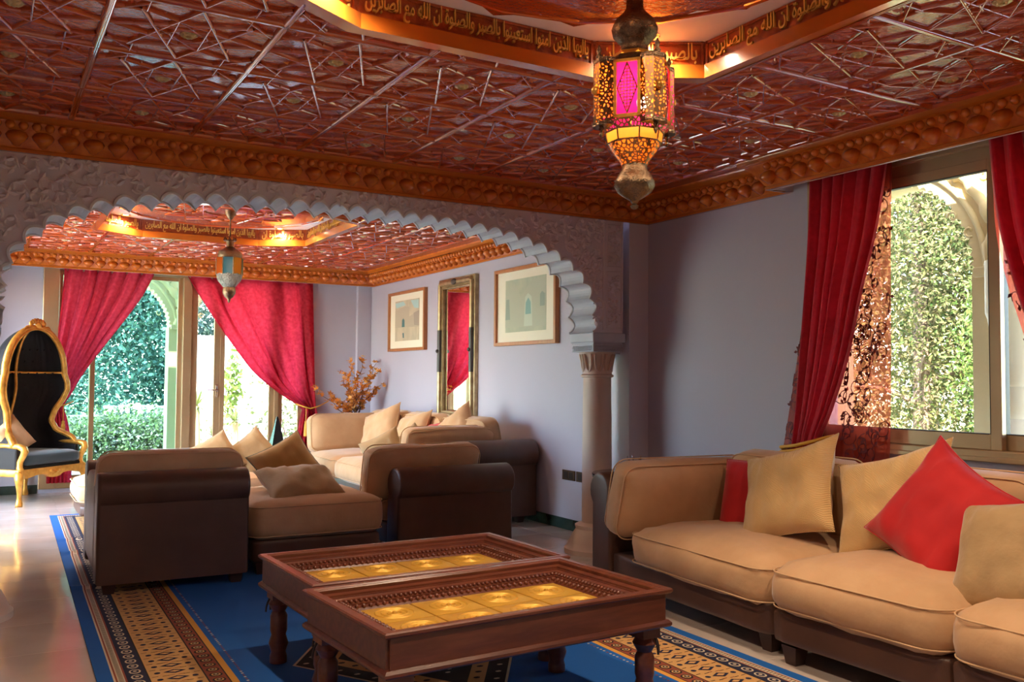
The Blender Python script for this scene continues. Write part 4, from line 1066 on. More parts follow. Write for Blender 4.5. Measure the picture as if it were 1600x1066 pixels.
# ---- lanterns
def lantern_main(x, y):
    t = thing('hanging_lantern', 'ornate pierced brass lantern with magenta and amber glass, lit', 'lantern', (x, y, 0), math.radians(-127.8 - 13 + 90))
    MB().lathe([(.05, ZTRAY - .03), (.048, ZTRAY - .05), (.012, ZTRAY - .06)], 16).build('ceiling_rose', M_BRONZE, t, 60)
    MB().tube([(0, 0, ZTRAY - .05), (0, 0, 2.64)], .008, 8).build('rod', M_BRONZE, t, 60)
    MB().lathe([(.010, 2.70), (.028, 2.66), (.03, 2.615), (.04, 2.60), (.066, 2.575), (.079, 2.545), (.074, 2.52), (.055, 2.500), (.045, 2.485), (.046, 2.47), (.062, 2.45), (.070, 2.44)], 24).build('upper_bulb', M_BRONZE, t, 60)
    cap = MB().lathe([(.078, 2.442), (.082, 2.44), (.112, 2.412), (.118, 2.408)], 8, a0=PI / 8, cap=False).build('shoulder', M_BRONZE, t)
    MB().lathe([(.0735, 2.455), (.0765, 2.425)], 8, a0=PI / 8, cap=False).build('amber_band', M_YEL, t)
    R_ = .118; z0, z1 = 2.215, 2.408; ap = R_ * math.cos(PI / 8); hw = R_ * math.sin(PI / 8)
    for k in range(8):
        M = RZ(k * PI / 4 - PI / 2)       # local +x out of the face, k = 0 looks along -y
        if k % 2 == 0:
            fr = MB(); w = hw
            fr.box(ap - .004, ap + .004, -w, -w + .010, z0, z1, 0, M).box(ap - .004, ap + .004, w - .010, w, z0, z1, 0, M).box(ap - .004, ap + .004, -w, w, z0, z0 + .010, 0, M).box(ap - .004, ap + .004, -w, w, z1 - .010, z1, 0, M)
            f_ = fr.build('panel_frame', M_GOLD, t)
            MB().box(ap - .003, ap - .001, -w + .008, w - .008, z0 + .008, z1 - .008, 0, M).build('glass_panel', M_MAG, f_)
            lt = MB(); zc = (z0 + z1) / 2; hh = (z1 - z0) / 2 - .012; ww = w - .012; st = .0105
            def clip(u, v): return abs(u) / ww + abs(v) / hh <= 1.02
            n1 = int(ww / st); n2 = int(hh / st)
            for i in range(-n1, n1 + 1):
                u = i * st; v = hh * max(0, 1 - abs(u) / ww)
                if v > .004: lt.box(ap + .0005, ap + .002, u - .0011, u + .0011, zc - v, zc + v, 0, M)
            for j in range(-n2, n2 + 1):
                v = j * st; u = ww * max(0, 1 - abs(v) / hh)
                if u > .004: lt.box(ap + .0005, ap + .0022, -u, u, zc + v - .0011, zc + v + .0011, 0, M)
            for a, b in (((0, hh), (ww, 0)), ((ww, 0), (0, -hh)), ((0, -hh), (-ww, 0)), ((-ww, 0), (0, hh))):
                lt.tube([M @ Vector((ap + .001, a[0], zc + a[1])), M @ Vector((ap + .001, b[0], zc + b[1]))], .002, 4)
            lt.build('lattice', M_BRONZE, f_)
        else:
            po = [(ap - .005, -hw), (ap + .022, -hw * .92), (ap + .040, -hw * .45), (ap + .040, hw * .45), (ap + .022, hw * .92), (ap - .005, hw)]
            bx = MB(); b2 = MB()
            for i in range(5):
                (xa, ya), (xb, yb_) = po[i], po[i + 1]
                bx.add([(xa, ya, z0 - .012), (xb, yb_, z0 - .012), (xb, yb_, z1), (xa, ya, z1)], [(0, 1, 2, 3)], 0, M)
                s_ = .97; b2.add([(xa * s_, ya * s_, z0), (xb * s_, yb_ * s_, z0), (xb * s_, yb_ * s_, z1 - .004), (xa * s_, ya * s_, z1 - .004)], [(0, 1, 2, 3)], 0, M)
            o = bx.build('fretwork_bay', M_FRET, t); b2.build('glass_panel', M_ORG if k in (1, 7) else M_MAG, o)
            MB().prism(po, z1 - .004, z1 + .012, 0, M).build('bay_cap', M_BRONZE, o); MB().prism([(a * 1.02, b) for a, b in po], z0 - .022, z0 - .010, 0, M).build('bay_floor', M_BRONZE, o)
            c = M @ Vector((ap + .02, 0, z0 - .02)); MB().lathe([(.006, 0), (.010, -.008), (.004, -.018), (.008, -.026), (.002, -.040)], 8, M=T(*c)).build('drop_finial', M_BRONZE, o, 60)
            c = M @ Vector((ap + .03, 0, z1 + .01)); MB().lathe([(.010, 0), (.012, .01), (.005, .02), (.009, .032), (.002, .05)], 8, M=T(*c)).build('top_finial', M_BRONZE, o, 60)
            c = M @ Vector((ap + .042, 0, (z0 + z1) / 2)); MB().ball(c, .016, 10, 6).build('boss', M_GOLD, o, 60)
    MB().lathe([(.118, 2.214), (.112, 2.206), (.098, 2.184)], 8, a0=PI / 8, cap=False).build('pierced_collar', M_FRET2, t)
    MB().lathe([(.0965, 2.186), (.0905, 2.150)], 8, a0=PI / 8, cap=False).build('amber_band', M_YEL, t)
    ed = MB()
    for r_, z in ((.099, 2.186), (.0925, 2.149)): ed.tube([(r_ * math.cos(PI / 8 + k * PI / 4), r_ * math.sin(PI / 8 + k * PI / 4), z) for k in range(8)], .003, 5, closed=True)
    for k in range(8):
        a = PI / 8 + k * PI / 4; ed.tube([(.098 * math.cos(a), .098 * math.sin(a), 2.186), (.092 * math.cos(a), .092 * math.sin(a), 2.149)], .0025, 4)
    ed.build('band_edging', M_BRONZE, t)
    MB().lathe([(.092, 2.150), (.070, 2.115), (.050, 2.090), (.043, 2.074)], 16, cap=False).build('pierced_funnel', M_FRET2, t, 40)
    MB().lathe([(.086, 2.148), (.066, 2.114), (.047, 2.090), (.040, 2.076)], 16, cap=False).build('amber_lining', M_ORG, t, 40)
    MB().lathe([(.043, 2.078), (.043, 2.060), (.055, 2.045), (.068, 2.022), (.069, 2.006), (.058, 1.986), (.036, 1.970), (.016, 1.958), (.008, 1.945), (.014, 1.938), (.010, 1.930), (.002, 1.927)], 24).build('lower_bulb', M_BRONZE, t, 60)
    MB().ball((.03, 0, 2.29), .024, 12, 8).build('bulb', M_BULB, t, 179)
    ld = bpy.data.lights.new('lantern_bulb', 'POINT'); ld.energy = 1.3; ld.color = (1, .62, .30); ld.shadow_soft_size = .03
    lo = bpy.data.objects.new('bulb_light', ld); COL.objects.link(lo); lo.parent = t; lo.location = (0, 0, 2.33)
def lantern_small(x, y):
    t = thing('hanging_lantern', 'small dark lantern with blue, amber and green glass in the far room', 'lantern', (x, y, 0), math.radians(-110))
    MB().lathe([(.055, ZTRAY - .03), (.05, ZTRAY - .06), (.02, ZTRAY - .10), (.006, ZTRAY - .11)], 16).build('ceiling_rose', M_BRONZE, t, 60)
    MB().tube([(0, 0, ZTRAY - .1), (0, 0, 2.70)], .007, 6).build('rod', M_BRONZE, t, 60)
    cw = MB().lathe([(.055, 2.655), (.052, 2.665), (.040, 2.66)], 16)
    for k in range(8): a = k * PI / 4; cw.lathe([(.012, 0), (.008, .02), (.001, .035)], 5, M=T(.052 * math.cos(a), .052 * math.sin(a), 2.66))
    cw.build('crown', M_BRONZE, t, 60)
    MB().lathe([(.042, 2.665), (.036, 2.63), (.038, 2.60), (.070, 2.575), (.112, 2.548), (.118, 2.52), (.112, 2.49)], 12).build('shoulder', M_BRONZE, t, 40)
    for k in range(8):
        M = RZ(k * PI / 4); R_ = .125; ap = R_ * math.cos(PI / 8); hw = R_ * math.sin(PI / 8)
        MB().box(ap - .002, ap + .002, -hw + .006, hw - .006, 2.335, 2.49, 0, M).build('glass_panel', (M_BLU, M_YEL, M_GRN, M_BLU, M_YEL, M_GRN, M_BLU, M_ORG)[k], t)
        MB().tube([M @ Vector((ap, hw, 2.33)), M @ Vector((ap, hw, 2.495))], .006, 5).build('post', M_BRONZE, t)
    MB().lathe([(.120, 2.340), (.122, 2.325), (.108, 2.275), (.075, 2.235), (.055, 2.21)], 16).build('crystal_bowl', M_CRYS, t, 40)
    MB().lathe([(.055, 2.212), (.062, 2.185), (.060, 2.155), (.040, 2.120), (.014, 2.095), (.016, 2.085), (.003, 2.062)], 16).build('lower_bulb', M_BRONZE, t, 60)
lantern_main(*OCT1)
lantern_small(2.02, 8.88)

# ---- recessed downlights in the trays
def downlight(x, y, label, power, col=(1, .76, .53)):
    t = thing('downlight', label, 'light', (x, y, ZTRAY), 0, 'recessed tray downlights')
    MB().lathe([(.028, -.001), (.048, -.001), (.048, -.008), (.044, -.010), (.030, -.004), (.028, -.001)], 20, cap=False).build('trim_ring', M_CHROME, t, 50)
    MB().lathe([(.0005, -.002), (.028, -.002)], 16, cap=False).build('lens', mat('lit lens', (1, 1, 1), .5, emit=(1, .85, .62), estr=25), t)
    ld = bpy.data.lights.new('downlight_beam', 'SPOT'); ld.energy = power; ld.color = col; ld.spot_size = math.radians(150); ld.spot_blend = .95; ld.shadow_soft_size = .03
    lo = bpy.data.objects.new('beam', ld); COL.objects.link(lo); lo.parent = t; lo.location = (0, 0, -.02)
DL_MAIN, DL_BACK = 54, 42
for c, nm, pw in ((OCT1, 'near', DL_MAIN), (OCT2, 'far', DL_BACK)):
    for sx, a in ((-1, 'left'), (1, 'right')):
        for sy, b in ((-1, 'front'), (1, 'rear')):
            downlight(c[0] + sx * .775, c[1] + sy * .885, 'small round recessed downlight at the %s %s of the %s tray' % (a, b, nm), pw)

# ---- curtains
def curtain(name, axis, pos, rows, folds, amp, mats, parent=None, nu=90, nv=50, phase=0., ampfn=None, jitter=.3, seed=1):
    """rows: (z, a0, a1) extents along the wall; folds run from heading to hem"""
    rows = sorted(rows); z0, z1 = rows[0][0], rows[-1][0]; off = seed * 3.7
    def fn(u, v):
        z = lerp(z0, z1, v); a0, a1 = interp(rows, z)
        uu = u + .02 * noise.noise(Vector((u * 5, off, v * 1.5)))
        f = math.sin(2 * PI * folds * (uu + jitter * .12 * noise.noise(Vector((u * 4, off, 0)))) + phase)
        am = amp * (ampfn(u, v) if ampfn else 1)
        d = am * f + .25 * am * math.sin(4.1 * PI * folds * uu + off + v)
        a = lerp(a0, a1, u) + .25 * am * math.cos(2 * PI * folds * uu)
        return (a, pos + d, z) if axis == 'x' else (pos + d, a, z)
    mb = MB().grid(fn, nu, nv)
    return mb.build(name, mats, parent, 179), fn
def smooth_rows(pts, n=24):
    """pts (z, left, right) -> Catmull-Rom resampled rows"""
    pts = sorted(pts); out = []
    for i in range(len(pts) - 1):
        p0, p1, p2, p3 = pts[max(i - 1, 0)], pts[i], pts[i + 1], pts[min(i + 2, len(pts) - 1)]
        for k in range(n):
            t = k / n; out.append(tuple(.5 * (2 * b + (c - a) * t + (2 * a - 5 * b + 4 * c - d) * t * t + (3 * b - a - 3 * c + d) * t ** 3) for a, b, c, d in zip(p0, p1, p2, p3)))
    out.append(pts[-1])
    return [(lerp(pts[0][0], pts[-1][0], j / (len(out) - 1)), *interp(sorted(out), lerp(pts[0][0], pts[-1][0], j / (len(out) - 1)))) for j in range(len(out))]
def vines(fn, n, seed, parent, flipd, sc=.05, u0=.05, u1=.95, asp=1.0):
    r_ = random.Random(seed); mb = MB()
    def at(u, v): return Vector(fn(min(1, max(0, u)), min(1, max(0, v))))
    for k in range(n):
        u, v = r_.uniform(u0, u1), r_.uniform(.02, .97); s_ = r_.choice((-1, 1)); a0 = r_.uniform(0, 6.28)
        pts = []
        for j in range(14):
            a = a0 + s_ * j * .5; rr = sc * (1.15 - .07 * j); pts.append(at(u + rr * math.cos(a) * asp, v + rr * .5 * math.sin(a)) + Vector(flipd) * .003)
        mb.tube(pts, [.003] * 13 + [.0015], 3)
        for q in (2, 6, 10):
            c = pts[q]; d = (pts[q + 1] - pts[q - 1]).normalized(); p2 = Vector((0, 0, 1)).cross(Vector(flipd)); e = (p2 * r_.uniform(-1, 1) + Vector((0, 0, r_.uniform(-1, 1)))).normalized() * .035
            s2 = Vector(flipd).cross(e) * .3
            mb.add([c, c + e * .5 + s2, c + e, c + e * .5 - s2], [(0, 1, 2, 3)])
    return mb.build('embroidery', M_EMB, parent, kind='stuff')
# right window, left pair
cg = 'curtains of the side window'
dr = smooth_rows([(2.66, 3.43, 3.98), (2.25, 3.51, 4.00), (1.90, 3.615, 4.03), (1.50, 3.72, 4.07), (1.18, 3.85, 4.10), (.97, 3.95, 4.13), (.82, 3.93, 4.16), (.55, 3.90, 4.20), (.10, 3.88, 4.22)])
c1, f1 = curtain('drape', 'y', 4.485, dr, 6, .030, M_DRAPE, nu=110)
tag(c1, 'crimson velvet curtain gathered at the left of the side window', 'curtain', cg)
sr = smooth_rows([(2.66, 3.44, 4.00), (2.2, 3.45, 4.04), (1.6, 3.455, 4.14), (1.1, 3.465, 4.24), (.84, 3.48, 4.30)])
c1s, fs1 = curtain('sheer_curtain', 'y', 4.545, sr, 5, .014, M_SHEER, nu=80)
tag(c1s, 'sheer red curtain with vine embroidery left of the side window', 'curtain', cg); vines(fs1, 120, 5, c1s, (-1, 0, 0), .055); vines(fs1, 46, 9, c1s, (-1, 0, 0), .05, .80, .985)
tb = thing('curtain_tieback', 'yellow silk tie-back round the crimson curtain of the side window', 'tie-back', (4.44, 4.05, .93))
for dz in (.0, .03): MB().tube([(.09, .20, dz - .06), (.0, .16, dz - .03), (-.02, .02, dz - .01), (-.015, -.10, dz + .02), (.05, -.17, dz + .05), (.12, -.18, dz + .06)], .011, 6).build('rope', M_ROPE, tb, 179)
for k in range(3): MB().tube([(-.03, -.06 - .03 * k, 0), (-.035, -.05 - .05 * k, -.07)], [.008, .014], 6).build('tassel', M_ROPE, tb, 179)
# right window, right pair
dr = smooth_rows([(2.66, 2.28, 2.82), (2.25, 2.22, 2.785), (1.95, 2.17, 2.72), (1.70, 2.12, 2.645), (1.4, 2.06, 2.53), (1.1, 2.0, 2.36), (.95, 1.98, 2.20), (.5, 1.9, 2.25), (.1, 1.9, 2.25)])
c2_, f2 = curtain('drape', 'y', 4.485, dr, 6, .030, M_DRAPE, nu=110, seed=2)
tag(c2_, 'crimson velvet curtain at the right picture edge', 'curtain', cg)
sr = smooth_rows([(2.66, 2.3, 2.835), (2.2, 2.3, 2.825), (1.9, 2.3, 2.77), (1.6, 2.3, 2.68), (1.2, 2.2, 2.56), (.84, 2.1, 2.45)])
c2s, fs2 = curtain('sheer_curtain', 'y', 4.545, sr, 5, .014, M_SHEER, nu=80, seed=3)
tag(c2s, 'sheer red embroidered curtain at the right picture edge', 'curtain', cg); vines(fs2, 90, 6, c2s, (-1, 0, 0), .055)
# garden windows
gg = 'curtains of the garden windows'
dr = smooth_rows([(2.66, .79, 1.80), (2.35, .775, 1.66), (2.05, .755, 1.47), (1.7, .73, 1.23), (1.4, .71, 1.03), (1.15, .695, .90), (1.0, .70, .82), (.86, .69, .86), (.5, .66, .92), (.12, .66, .92)])
c3, f3 = curtain('drape', 'x', 11.80, dr, 6, .042, M_DRAPE2, nu=150, seed=4)
tag(c3, 'thin crimson curtain drawn to the left behind the hooded chair', 'curtain', gg)
dr = smooth_rows([(2.66, 2.14, 3.77), (2.35, 2.33, 3.78), (2.05, 2.53, 3.79), (1.7, 2.78, 3.80), (1.4, 3.02, 3.81), (1.15, 3.34, 3.82), (1.0, 3.58, 3.83), (.93, 3.66, 3.84), (.86, 3.64, 3.86), (.5, 3.58, 3.88), (.12, 3.56, 3.88)])
c4, f4 = curtain('drape', 'x', 11.80, dr, 6, .046, M_DRAPE2, nu=160, seed=5, ampfn=lambda u, v: 1.0 if u < .42 else (.25 if u < .85 else .8))
tag(c4, 'thin crimson curtain drawn to the right beside the flower arrangement', 'curtain', gg)
for x, y, z, nm, s_ in ((3.74, 11.74, .95, 'gold rope tie-back with tassel on the right garden curtain', 1), (.76, 11.74, 1.0, 'gold rope tie-back on the left garden curtain', -1)):
    t = thing('curtain_tieback', nm, 'tie-back', (x, y, z), 0, 'garden curtain tie-backs')
    MB().tube([(s_ * .28, .10, .09), (s_ * .12, -.01, .03), (0, -.03, 0), (-s_ * .10, -.02, .03), (-s_ * .17, .05, .06)], .009, 6).build('rope', M_ROPE, t, 179)
    MB().tube([(-s_ * .06, -.04, .0), (-s_ * .06, -.04, -.16)], .006, 6).lathe([(.010, -.16), (.018, -.17), (.016, -.19), (.022, -.21), (.030, -.36), (.001, -.361)], 10, M=T(-s_ * .06, -.04, 0)).build('tassel', M_ROPE, t, 60)

# ================================================================== OUTDOORS
struct(MB().box(-40, 60, YB + .26, 80, -.35, -.12).box(wx, 60, -20, YB + .26, -.35, -.12).box(-40, XL - .26, -20, YB + .26, -.35, -.12), 'ground', mat('dry lawn', (.30, .28, .14), .95, col2=(.20, .24, .08), nscale=1.5))
M_OST = mat('ochre arcade stone', (.58, .45, .22), .7, bump=.2, bscale=30); M_OWH = mat('white garden render', (.85, .84, .82), .8)
def arch_hole(x0, x1, zb, zs, ztop, scall=.06, n=None):
    """outline of a scalloped arch opening, clockwise from the lower left"""
    cx, a, b = (x0 + x1) / 2, (x1 - x0) / 2, ztop - zs; m = 240; pts = []; S_ = []
    for i in range(m + 1):
        t = PI - PI * i / m; S_.append((cx + a * math.cos(t), zs + b * math.sin(t)))
    n = n or max(10, round(PI * (a + b) / 2 / scall)); out = [(x0, zb)]
    for k in range(n):
        p, q = S_[round(m * k / n)], S_[round(m * (k + 1) / n)]; dx, dz = q[0] - p[0], q[1] - p[1]; l = math.hypot(dx, dz)
        for j in range(5): t = j / 5; d = l * .36 * math.sin(PI * t); out.append((p[0] + dx * t - dz / l * d, p[1] + dz * t + dx / l * d))
    out.append((x1, zs)); out.append((x1, zb)); return out
def arcade(M, lo, hi, openings, z1, thick, label, piers, spandrel=True):
    t = thing('arcade', label, 'arcade')
    ou = [(lo, -.12)]; cur = []
    for (x0, x1, zs, zt) in openings: ou += arch_hole(x0, x1, -.12, zs, zt)
    ou += [(hi, -.12), (hi, z1), (lo, z1)]
    MB().prism(ou, 0, thick, 0, M).build('arched_wall', M_OST, t)
    for (x0, x1, zs, zt) in openings:
        cx, a, b = (x0 + x1) / 2, (x1 - x0) / 2 + .10, zt - zs + .10; r_ = MB()
        for off, th, tw in ((0, .022, 0), (.10, .045, 1)):
            pts = []
            for i in range(61):
                an = PI - PI * i / 60; w_ = .012 * math.sin(i * 2.1) if tw else 0; pts.append(M @ Vector((cx + (a + off) * math.cos(an), zs + (b + off) * math.sin(an) + w_, thick)))
            r_.tube(pts, [th * (1 + .25 * math.sin(i * 1.57) * tw) for i in range(61)], 7)
        r_.build('rope_moulding', M_OST, t, 179)
        if spandrel:
            q = MB(); rr = random.Random(int(x0 * 100))
            for k in range(40):
                an = rr.uniform(.15, PI - .15); d = rr.uniform(.22, .42); px, pz = cx + (a + d) * math.cos(an), zs + (b + d) * math.sin(an)
                if pz > z1 - .05 or not (lo < px < hi): continue
                q.tube([M @ Vector((px + .04 * (1 - j * .08) * math.cos(j * .6 + k), pz + .04 * (1 - j * .08) * math.sin(j * .6 + k), thick)) for j in range(10)], .009, 4)
            q.build('scroll_carving', M_OST, t, 179, kind='stuff')
    for x in piers:
        MB().bbox(x - .13, x + .13, -.04, thick + .04, 2.0, 2.06, .006, 0).build('pier_capital', M_OST, t).matrix_local = M @ RX(PI / 2) @ T(0, 0, 0) if False else M @ Matrix(((1, 0, 0, 0), (0, 0, 1, 0), (0, 1, 0, 0), (0, 0, 0, 1)))
    return t
# local x = along, local y = up, local z = towards the house
MBk = Matrix(((1, 0, 0, 0), (0, 0, -1, 13.25), (0, 1, 0, 0), (0, 0, 0, 1)))
arcade(MBk, -1.6, 7.6, [(-1.3, .30, 2.02, 2.72), (.56, 2.17, 2.02, 2.72), (2.47, 4.08, 2.02, 2.72), (4.38, 6.0, 2.02, 2.72)], 3.3, .25, 'ochre scalloped garden arcade outside the far windows', [.43, 2.32, 4.23])
MRt = Matrix(((0, 0, -1, 5.55), (1, 0, 0, 0), (0, 1, 0, 0), (0, 0, 0, 1)))
arcade(MRt, -.4, 6.4, [(-.2, 1.30, 2.05, 2.72), (1.62, 3.13, 2.05, 2.72), (3.45, 4.55, 2.02, 2.66), (4.85, 6.2, 2.05, 2.72)], 3.3, .25, 'ochre scalloped arcade outside the side window', [3.29, 4.70])
cg2 = thing('garden_column', 'pale carved column outside the side window', 'column', (5.07, 3.02, 0))
MB().lathe([(.16, -.12), (.16, .5), (.13, .55), (.085, .60), (.085, 1.12), (.11, 1.15), (.085, 1.18), (.085, 1.30), (.10, 1.33), (.085, 1.36), (.10, 1.45), (.13, 1.56), (.16, 1.72), (.17, 1.75), (.17, 2.05)], 24).build('shaft', mat('cream cast stone', (.72, .60, .42), .7), cg2, 50)
bounce_mat = mat('pale bounce paving', (.66, .62, .55), .8, col2=(.58, .54, .47), nscale=3)
struct(MB().box(-6, wx + 6, YB + .26, 16.2, -.12, -.06).box(-9, XL - .26, 2, YB + .26, -.12, -.06).box(wx, wx + 3.2, -6, YB + .26, -.12, -.06), 'ground', bounce_mat)  # pale paving added to bounce sunlight through the windows onto the ceilings
struct(MB().box(XL - 2, wx + 1.1, YB + .26, 13.4, 3.3, 3.45).box(wx, 5.75, -2, YB + .26, 3.3, 3.45), 'shade_roof', M_OWH)  # unseen roof slab, added to keep the arcade in shade
# planting
def leafy(c, rad, n, size, seed, clump=26, spread=.35, asp=.45):
    r_ = random.Random(seed); mb = MB(); cs = []
    for k in range(clump):
        while True:
            p = Vector((r_.uniform(-1, 1), r_.uniform(-1, 1), r_.uniform(-1, 1)))
            if .25 < p.length < 1: break
        cs.append(p)
    vs = mb.v; fs = mb.f
    for k in range(n):
        q = r_.choice(cs) + Vector((r_.gauss(0, 1), r_.gauss(0, 1), r_.gauss(0, 1))) * spread * .6
        p = Vector((c[0] + q.x * rad[0], c[1] + q.y * rad[1], max(.0, c[2] + q.z * rad[2])))
        d = Vector((r_.gauss(0, 1), r_.gauss(0, 1), r_.gauss(.2, 1))).normalized(); e = d.orthogonal(); e.rotate(Matrix.Rotation(r_.uniform(0, 6.28), 3, d)); s_ = size * r_.uniform(.6, 1.4)
        o = len(vs); vs += [tuple(p), tuple(p + d * s_ * .5 + e * s_ * asp * .5), tuple(p + d * s_), tuple(p + d * s_ * .5 - e * s_ * asp * .5)]; fs.append((o, o + 1, o + 2, o + 3))
    mb.m = [0] * len(mb.f); return mb
LV = dict(teal=mat('blue green leaves', (0.050, 0.100, 0.075), .7, island=[(0.025, 0.065, 0.050), (0.080, 0.140, 0.110), (0.110, 0.170, 0.120), (0.050, 0.100, 0.090)], trans=.3),
          fresh=mat('fresh green leaves', (0.100, 0.200, 0.030), .6, island=[(0.050, 0.110, 0.015), (0.170, 0.230, 0.040), (0.100, 0.180, 0.030), (0.230, 0.260, 0.070)], trans=.35),
          dry=mat('dry olive needles', (.1, .1, .03), .8, island=[(.05, .085, .016), (.14, .14, .035), (.22, .16, .075), (.10, .16, .03)], trans=.25),
          hedge=mat('flowering hedge leaves', (0.100, 0.150, 0.040), .6, island=[(0.043, 0.073, 0.018), (0.101, 0.132, 0.036), (0.151, 0.152, 0.086), (0.223, 0.182, 0.173)], trans=.3),
          straw=mat('straw palm fronds', (0.300, 0.210, 0.080), .8, island=[(0.250, 0.165, 0.060), (0.360, 0.275, 0.120)], trans=.3), yucca=mat('yucca leaves', (0.150, 0.190, 0.060), .5, island=[(0.110, 0.160, 0.040), (0.250, 0.275, 0.100)], trans=.2))
M_BARK = mat('grey brown bark', (.20, .13, .09), .9, col2=(.30, .20, .14), nscale=12, bump=.5, bscale=20)
def tree(label, x, y, h, crown, rad, lv, n, size, seed, group, z0=-.12, trunk=.12, name='tree', clump=26, spread=.35, asp=.45):
    t = thing(name, label, 'tree' if name == 'tree' else 'shrub', (x, y, z0), 0, group); r_ = random.Random(seed)
    tr = MB().tube([(0, 0, 0), (.05, .03, h * .4), (-.04, .02, h * .7), (0, 0, h)], [trunk, trunk * .8, trunk * .55, trunk * .2], 8)
    for k in range(9):
        a = r_.uniform(0, 6.28); zz = h * r_.uniform(.2, .85); l = rad[0] * r_.uniform(.4, .9)
        tr.tube([(0, 0, zz), (l * .5 * math.cos(a), l * .5 * math.sin(a), zz + .2 * l), (l * math.cos(a), l * math.sin(a), zz + .25 * l)], [trunk * .3, trunk * .2, trunk * .08], 5)
    tr.build('trunk', M_BARK, t, 60); leafy((0, 0, crown), rad, n, size, seed, clump, spread, asp).build('foliage', LV[lv], t, kind='stuff'); return t
tg = 'trees beyond the garden windows'
tree('tall blue green tree behind the hedge, nearest the hooded chair', 1.6, 24, 6, 3.4, (2.6, 2, 3.0), 'teal', 22000, .13, 1, tg)
tree('tall blue green tree behind the white blocks', 4.6, 26, 7, 3.8, (2.8, 2.2, 3.4), 'teal', 24000, .13, 2, tg)
tree('tall blue green tree far left beyond the garden windows', -1.6, 25, 6, 3.2, (2.6, 2, 3.0), 'teal', 14000, .13, 3, tg)
tree('small blue green tree seen through the second garden arch', 7.4, 27, 6, 3.6, (2.2, 2, 2.2), 'teal', 14000, .13, 4, tg)
hg = 'hedge shrubs beyond the garden windows'
for k, (x, lb) in enumerate(((1.15, 'flowering hedge shrub beside the left window jamb'), (1.9, 'flowering hedge shrub in the middle of the left pane'), (2.65, 'flowering hedge shrub below the white blocks'))):
    tree(lb, x, 16 + .2 * k, .6, .37, (.55, .5, .43), 'hedge', 4500, .07, 10 + k, hg, trunk=.03, name='shrub', spread=.5)
wb = 'white balustrade blocks'
for k in range(5):
    o = MB().bbox(-.085, .085, -.1, .1, 0, .155, .01).bbox(-.10, .10, -.12, .12, .125, .16, .008).build('balustrade_block', M_OWH); o.location = (2.02 + .24 * k, 18, .66 + .012 * math.sin(k)); tag(o, 'small white block on the garden wall, %s from the left' % ('first', 'second', 'third', 'fourth', 'fifth')[k], 'wall block', wb)
gw = MB().bbox(.6, 3.25, 17.85, 18.15, -.12, .66, .02).build('garden_wall', mat('weathered stone wall', (.10, .11, .07), .9, col2=(.16, .15, .10), nscale=6)); tag(gw, 'low weathered garden wall carrying the blocks behind the hedge', 'wall')
wv = MB().add([], []).box(3.1, 9.5, 16.9, 17.2, -.12, 2.10).build('white_wall', M_OWH); tag(wv, 'tall sunlit white garden wall behind the glass door', 'wall')
def yucca(label, x, y, h, n, s_, seed, lv='yucca'):
    t = thing('yucca', label, 'plant', (x, y, -.12), 0, 'yuccas by the white wall'); r_ = random.Random(seed)
    MB().tube([(0, 0, 0), (.02, 0, h * .5), (0, .02, h)], [.06, .05, .055], 8).build('trunk', mat('tan yucca trunk', (.5, .33, .16), .9), t, 60)
    mb = MB()
    for k in range(n):
        a = r_.uniform(0, 6.28); el = r_.uniform(-.5, 1.3); d = Vector((math.cos(a) * math.cos(el), math.sin(a) * math.cos(el), math.sin(el))); e = Vector((-math.sin(a), math.cos(a), 0)) * .018; b = Vector((0, 0, h)); l = s_ * r_.uniform(.7, 1.1)
        mb.add([b + e * .6, b + d * l * .5 + e, b + d * l - Vector((0, 0, .06 * l)), b + d * l * .5 - e, b - e * .6], [(0, 1, 2, 3, 4)])
    mb.build('leaves', LV[lv], t); return t
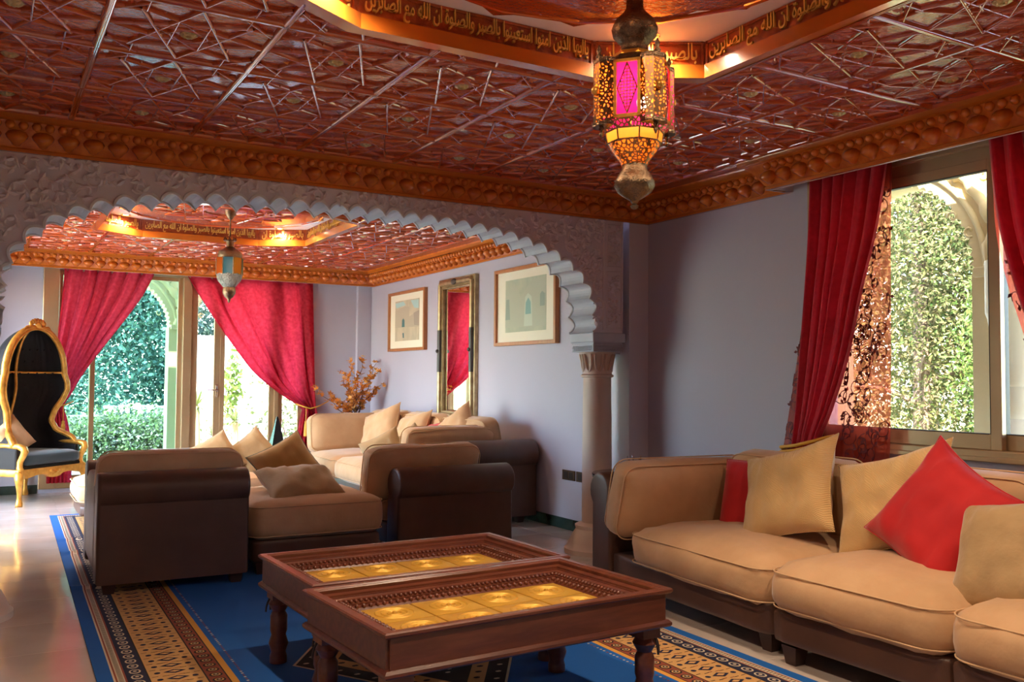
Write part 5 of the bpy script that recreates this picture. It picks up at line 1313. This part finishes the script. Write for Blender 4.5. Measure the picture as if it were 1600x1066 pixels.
yucca('spiky green yucca against the white wall left of the door stile', 2.98, 15.2, 1.02, 70, .34, 1)
yucca('small yellowish yucca low beside the green one', 3.22, 15.0, .52, 50, .26, 2)
yucca('thin tall yucca right of the door stile', 3.62, 15.3, .75, 40, .28, 3)
pm = yucca('palm with drooping straw fronds behind the right curtain', 5.2, 15.6, 1.35, 90, .8, 4, 'straw')
tree('wispy young olive shrub in front of the white wall', 4.45, 15.4, 1.2, .95, (.55, .4, .62), 'hedge', 900, .08, 21, 'small shrubs by the white wall', trunk=.02, name='shrub', spread=.6)
tree('climbing yellow green shrub behind the door stile', 3.78, 16.3, 1.7, 1.35, (.14, .14, .55), 'fresh', 500, .09, 22, 'small shrubs by the white wall', trunk=.03, name='shrub', spread=.6)
po_ = thing('flower_pot', 'terracotta pot rim in the garden above the left armchair', 'pot', (2.05, 14.4, -.12))
MB().lathe([(.16, 0), (.22, .30), (.25, .31), (.25, .36), (.21, .36), (.20, .32)], 24).build('pot', mat('terracotta', (.50, .22, .12), .8), po_, 50)
MB().lathe([(.001, .31), (.205, .31)], 16, cap=False).build('soil', mat('soil', (.06, .04, .03), .95), po_)
sg = 'trees beyond the side window'
for k, (x, y, h, rx, rz, lv, lb, n, sz) in enumerate(((9.6, 6.9, 5.5, 1.15, 2.6, 'dry', 'dry conifer filling the left of the side window', 42000, .06), (10.2, 5.9, 6.5, 1.1, 3.0, 'dry', 'dry conifer in the middle of the side window', 50000, .06), (9.0, 5.0, 3.2, .75, 1.3, 'fresh', 'bright green shrub at the right of the side window', 24000, .06), (12.2, 8.6, 6.5, 1.5, 3.2, 'dry', 'brownish conifer far behind the side window', 16000, .13), (13.0, 6.4, 6, 1.5, 3.0, 'fresh', 'green tree far behind the right of the side window', 16000, .13), (8.6, 3.6, 3.0, .7, 1.2, 'fresh', 'green shrub behind the right sash', 9000, .085))):
    tree(lb, x, y, h, h * .52, (rx, rx, rz), lv, n, sz, 40 + k, sg, trunk=.11, clump=80, spread=.30, asp=.3)
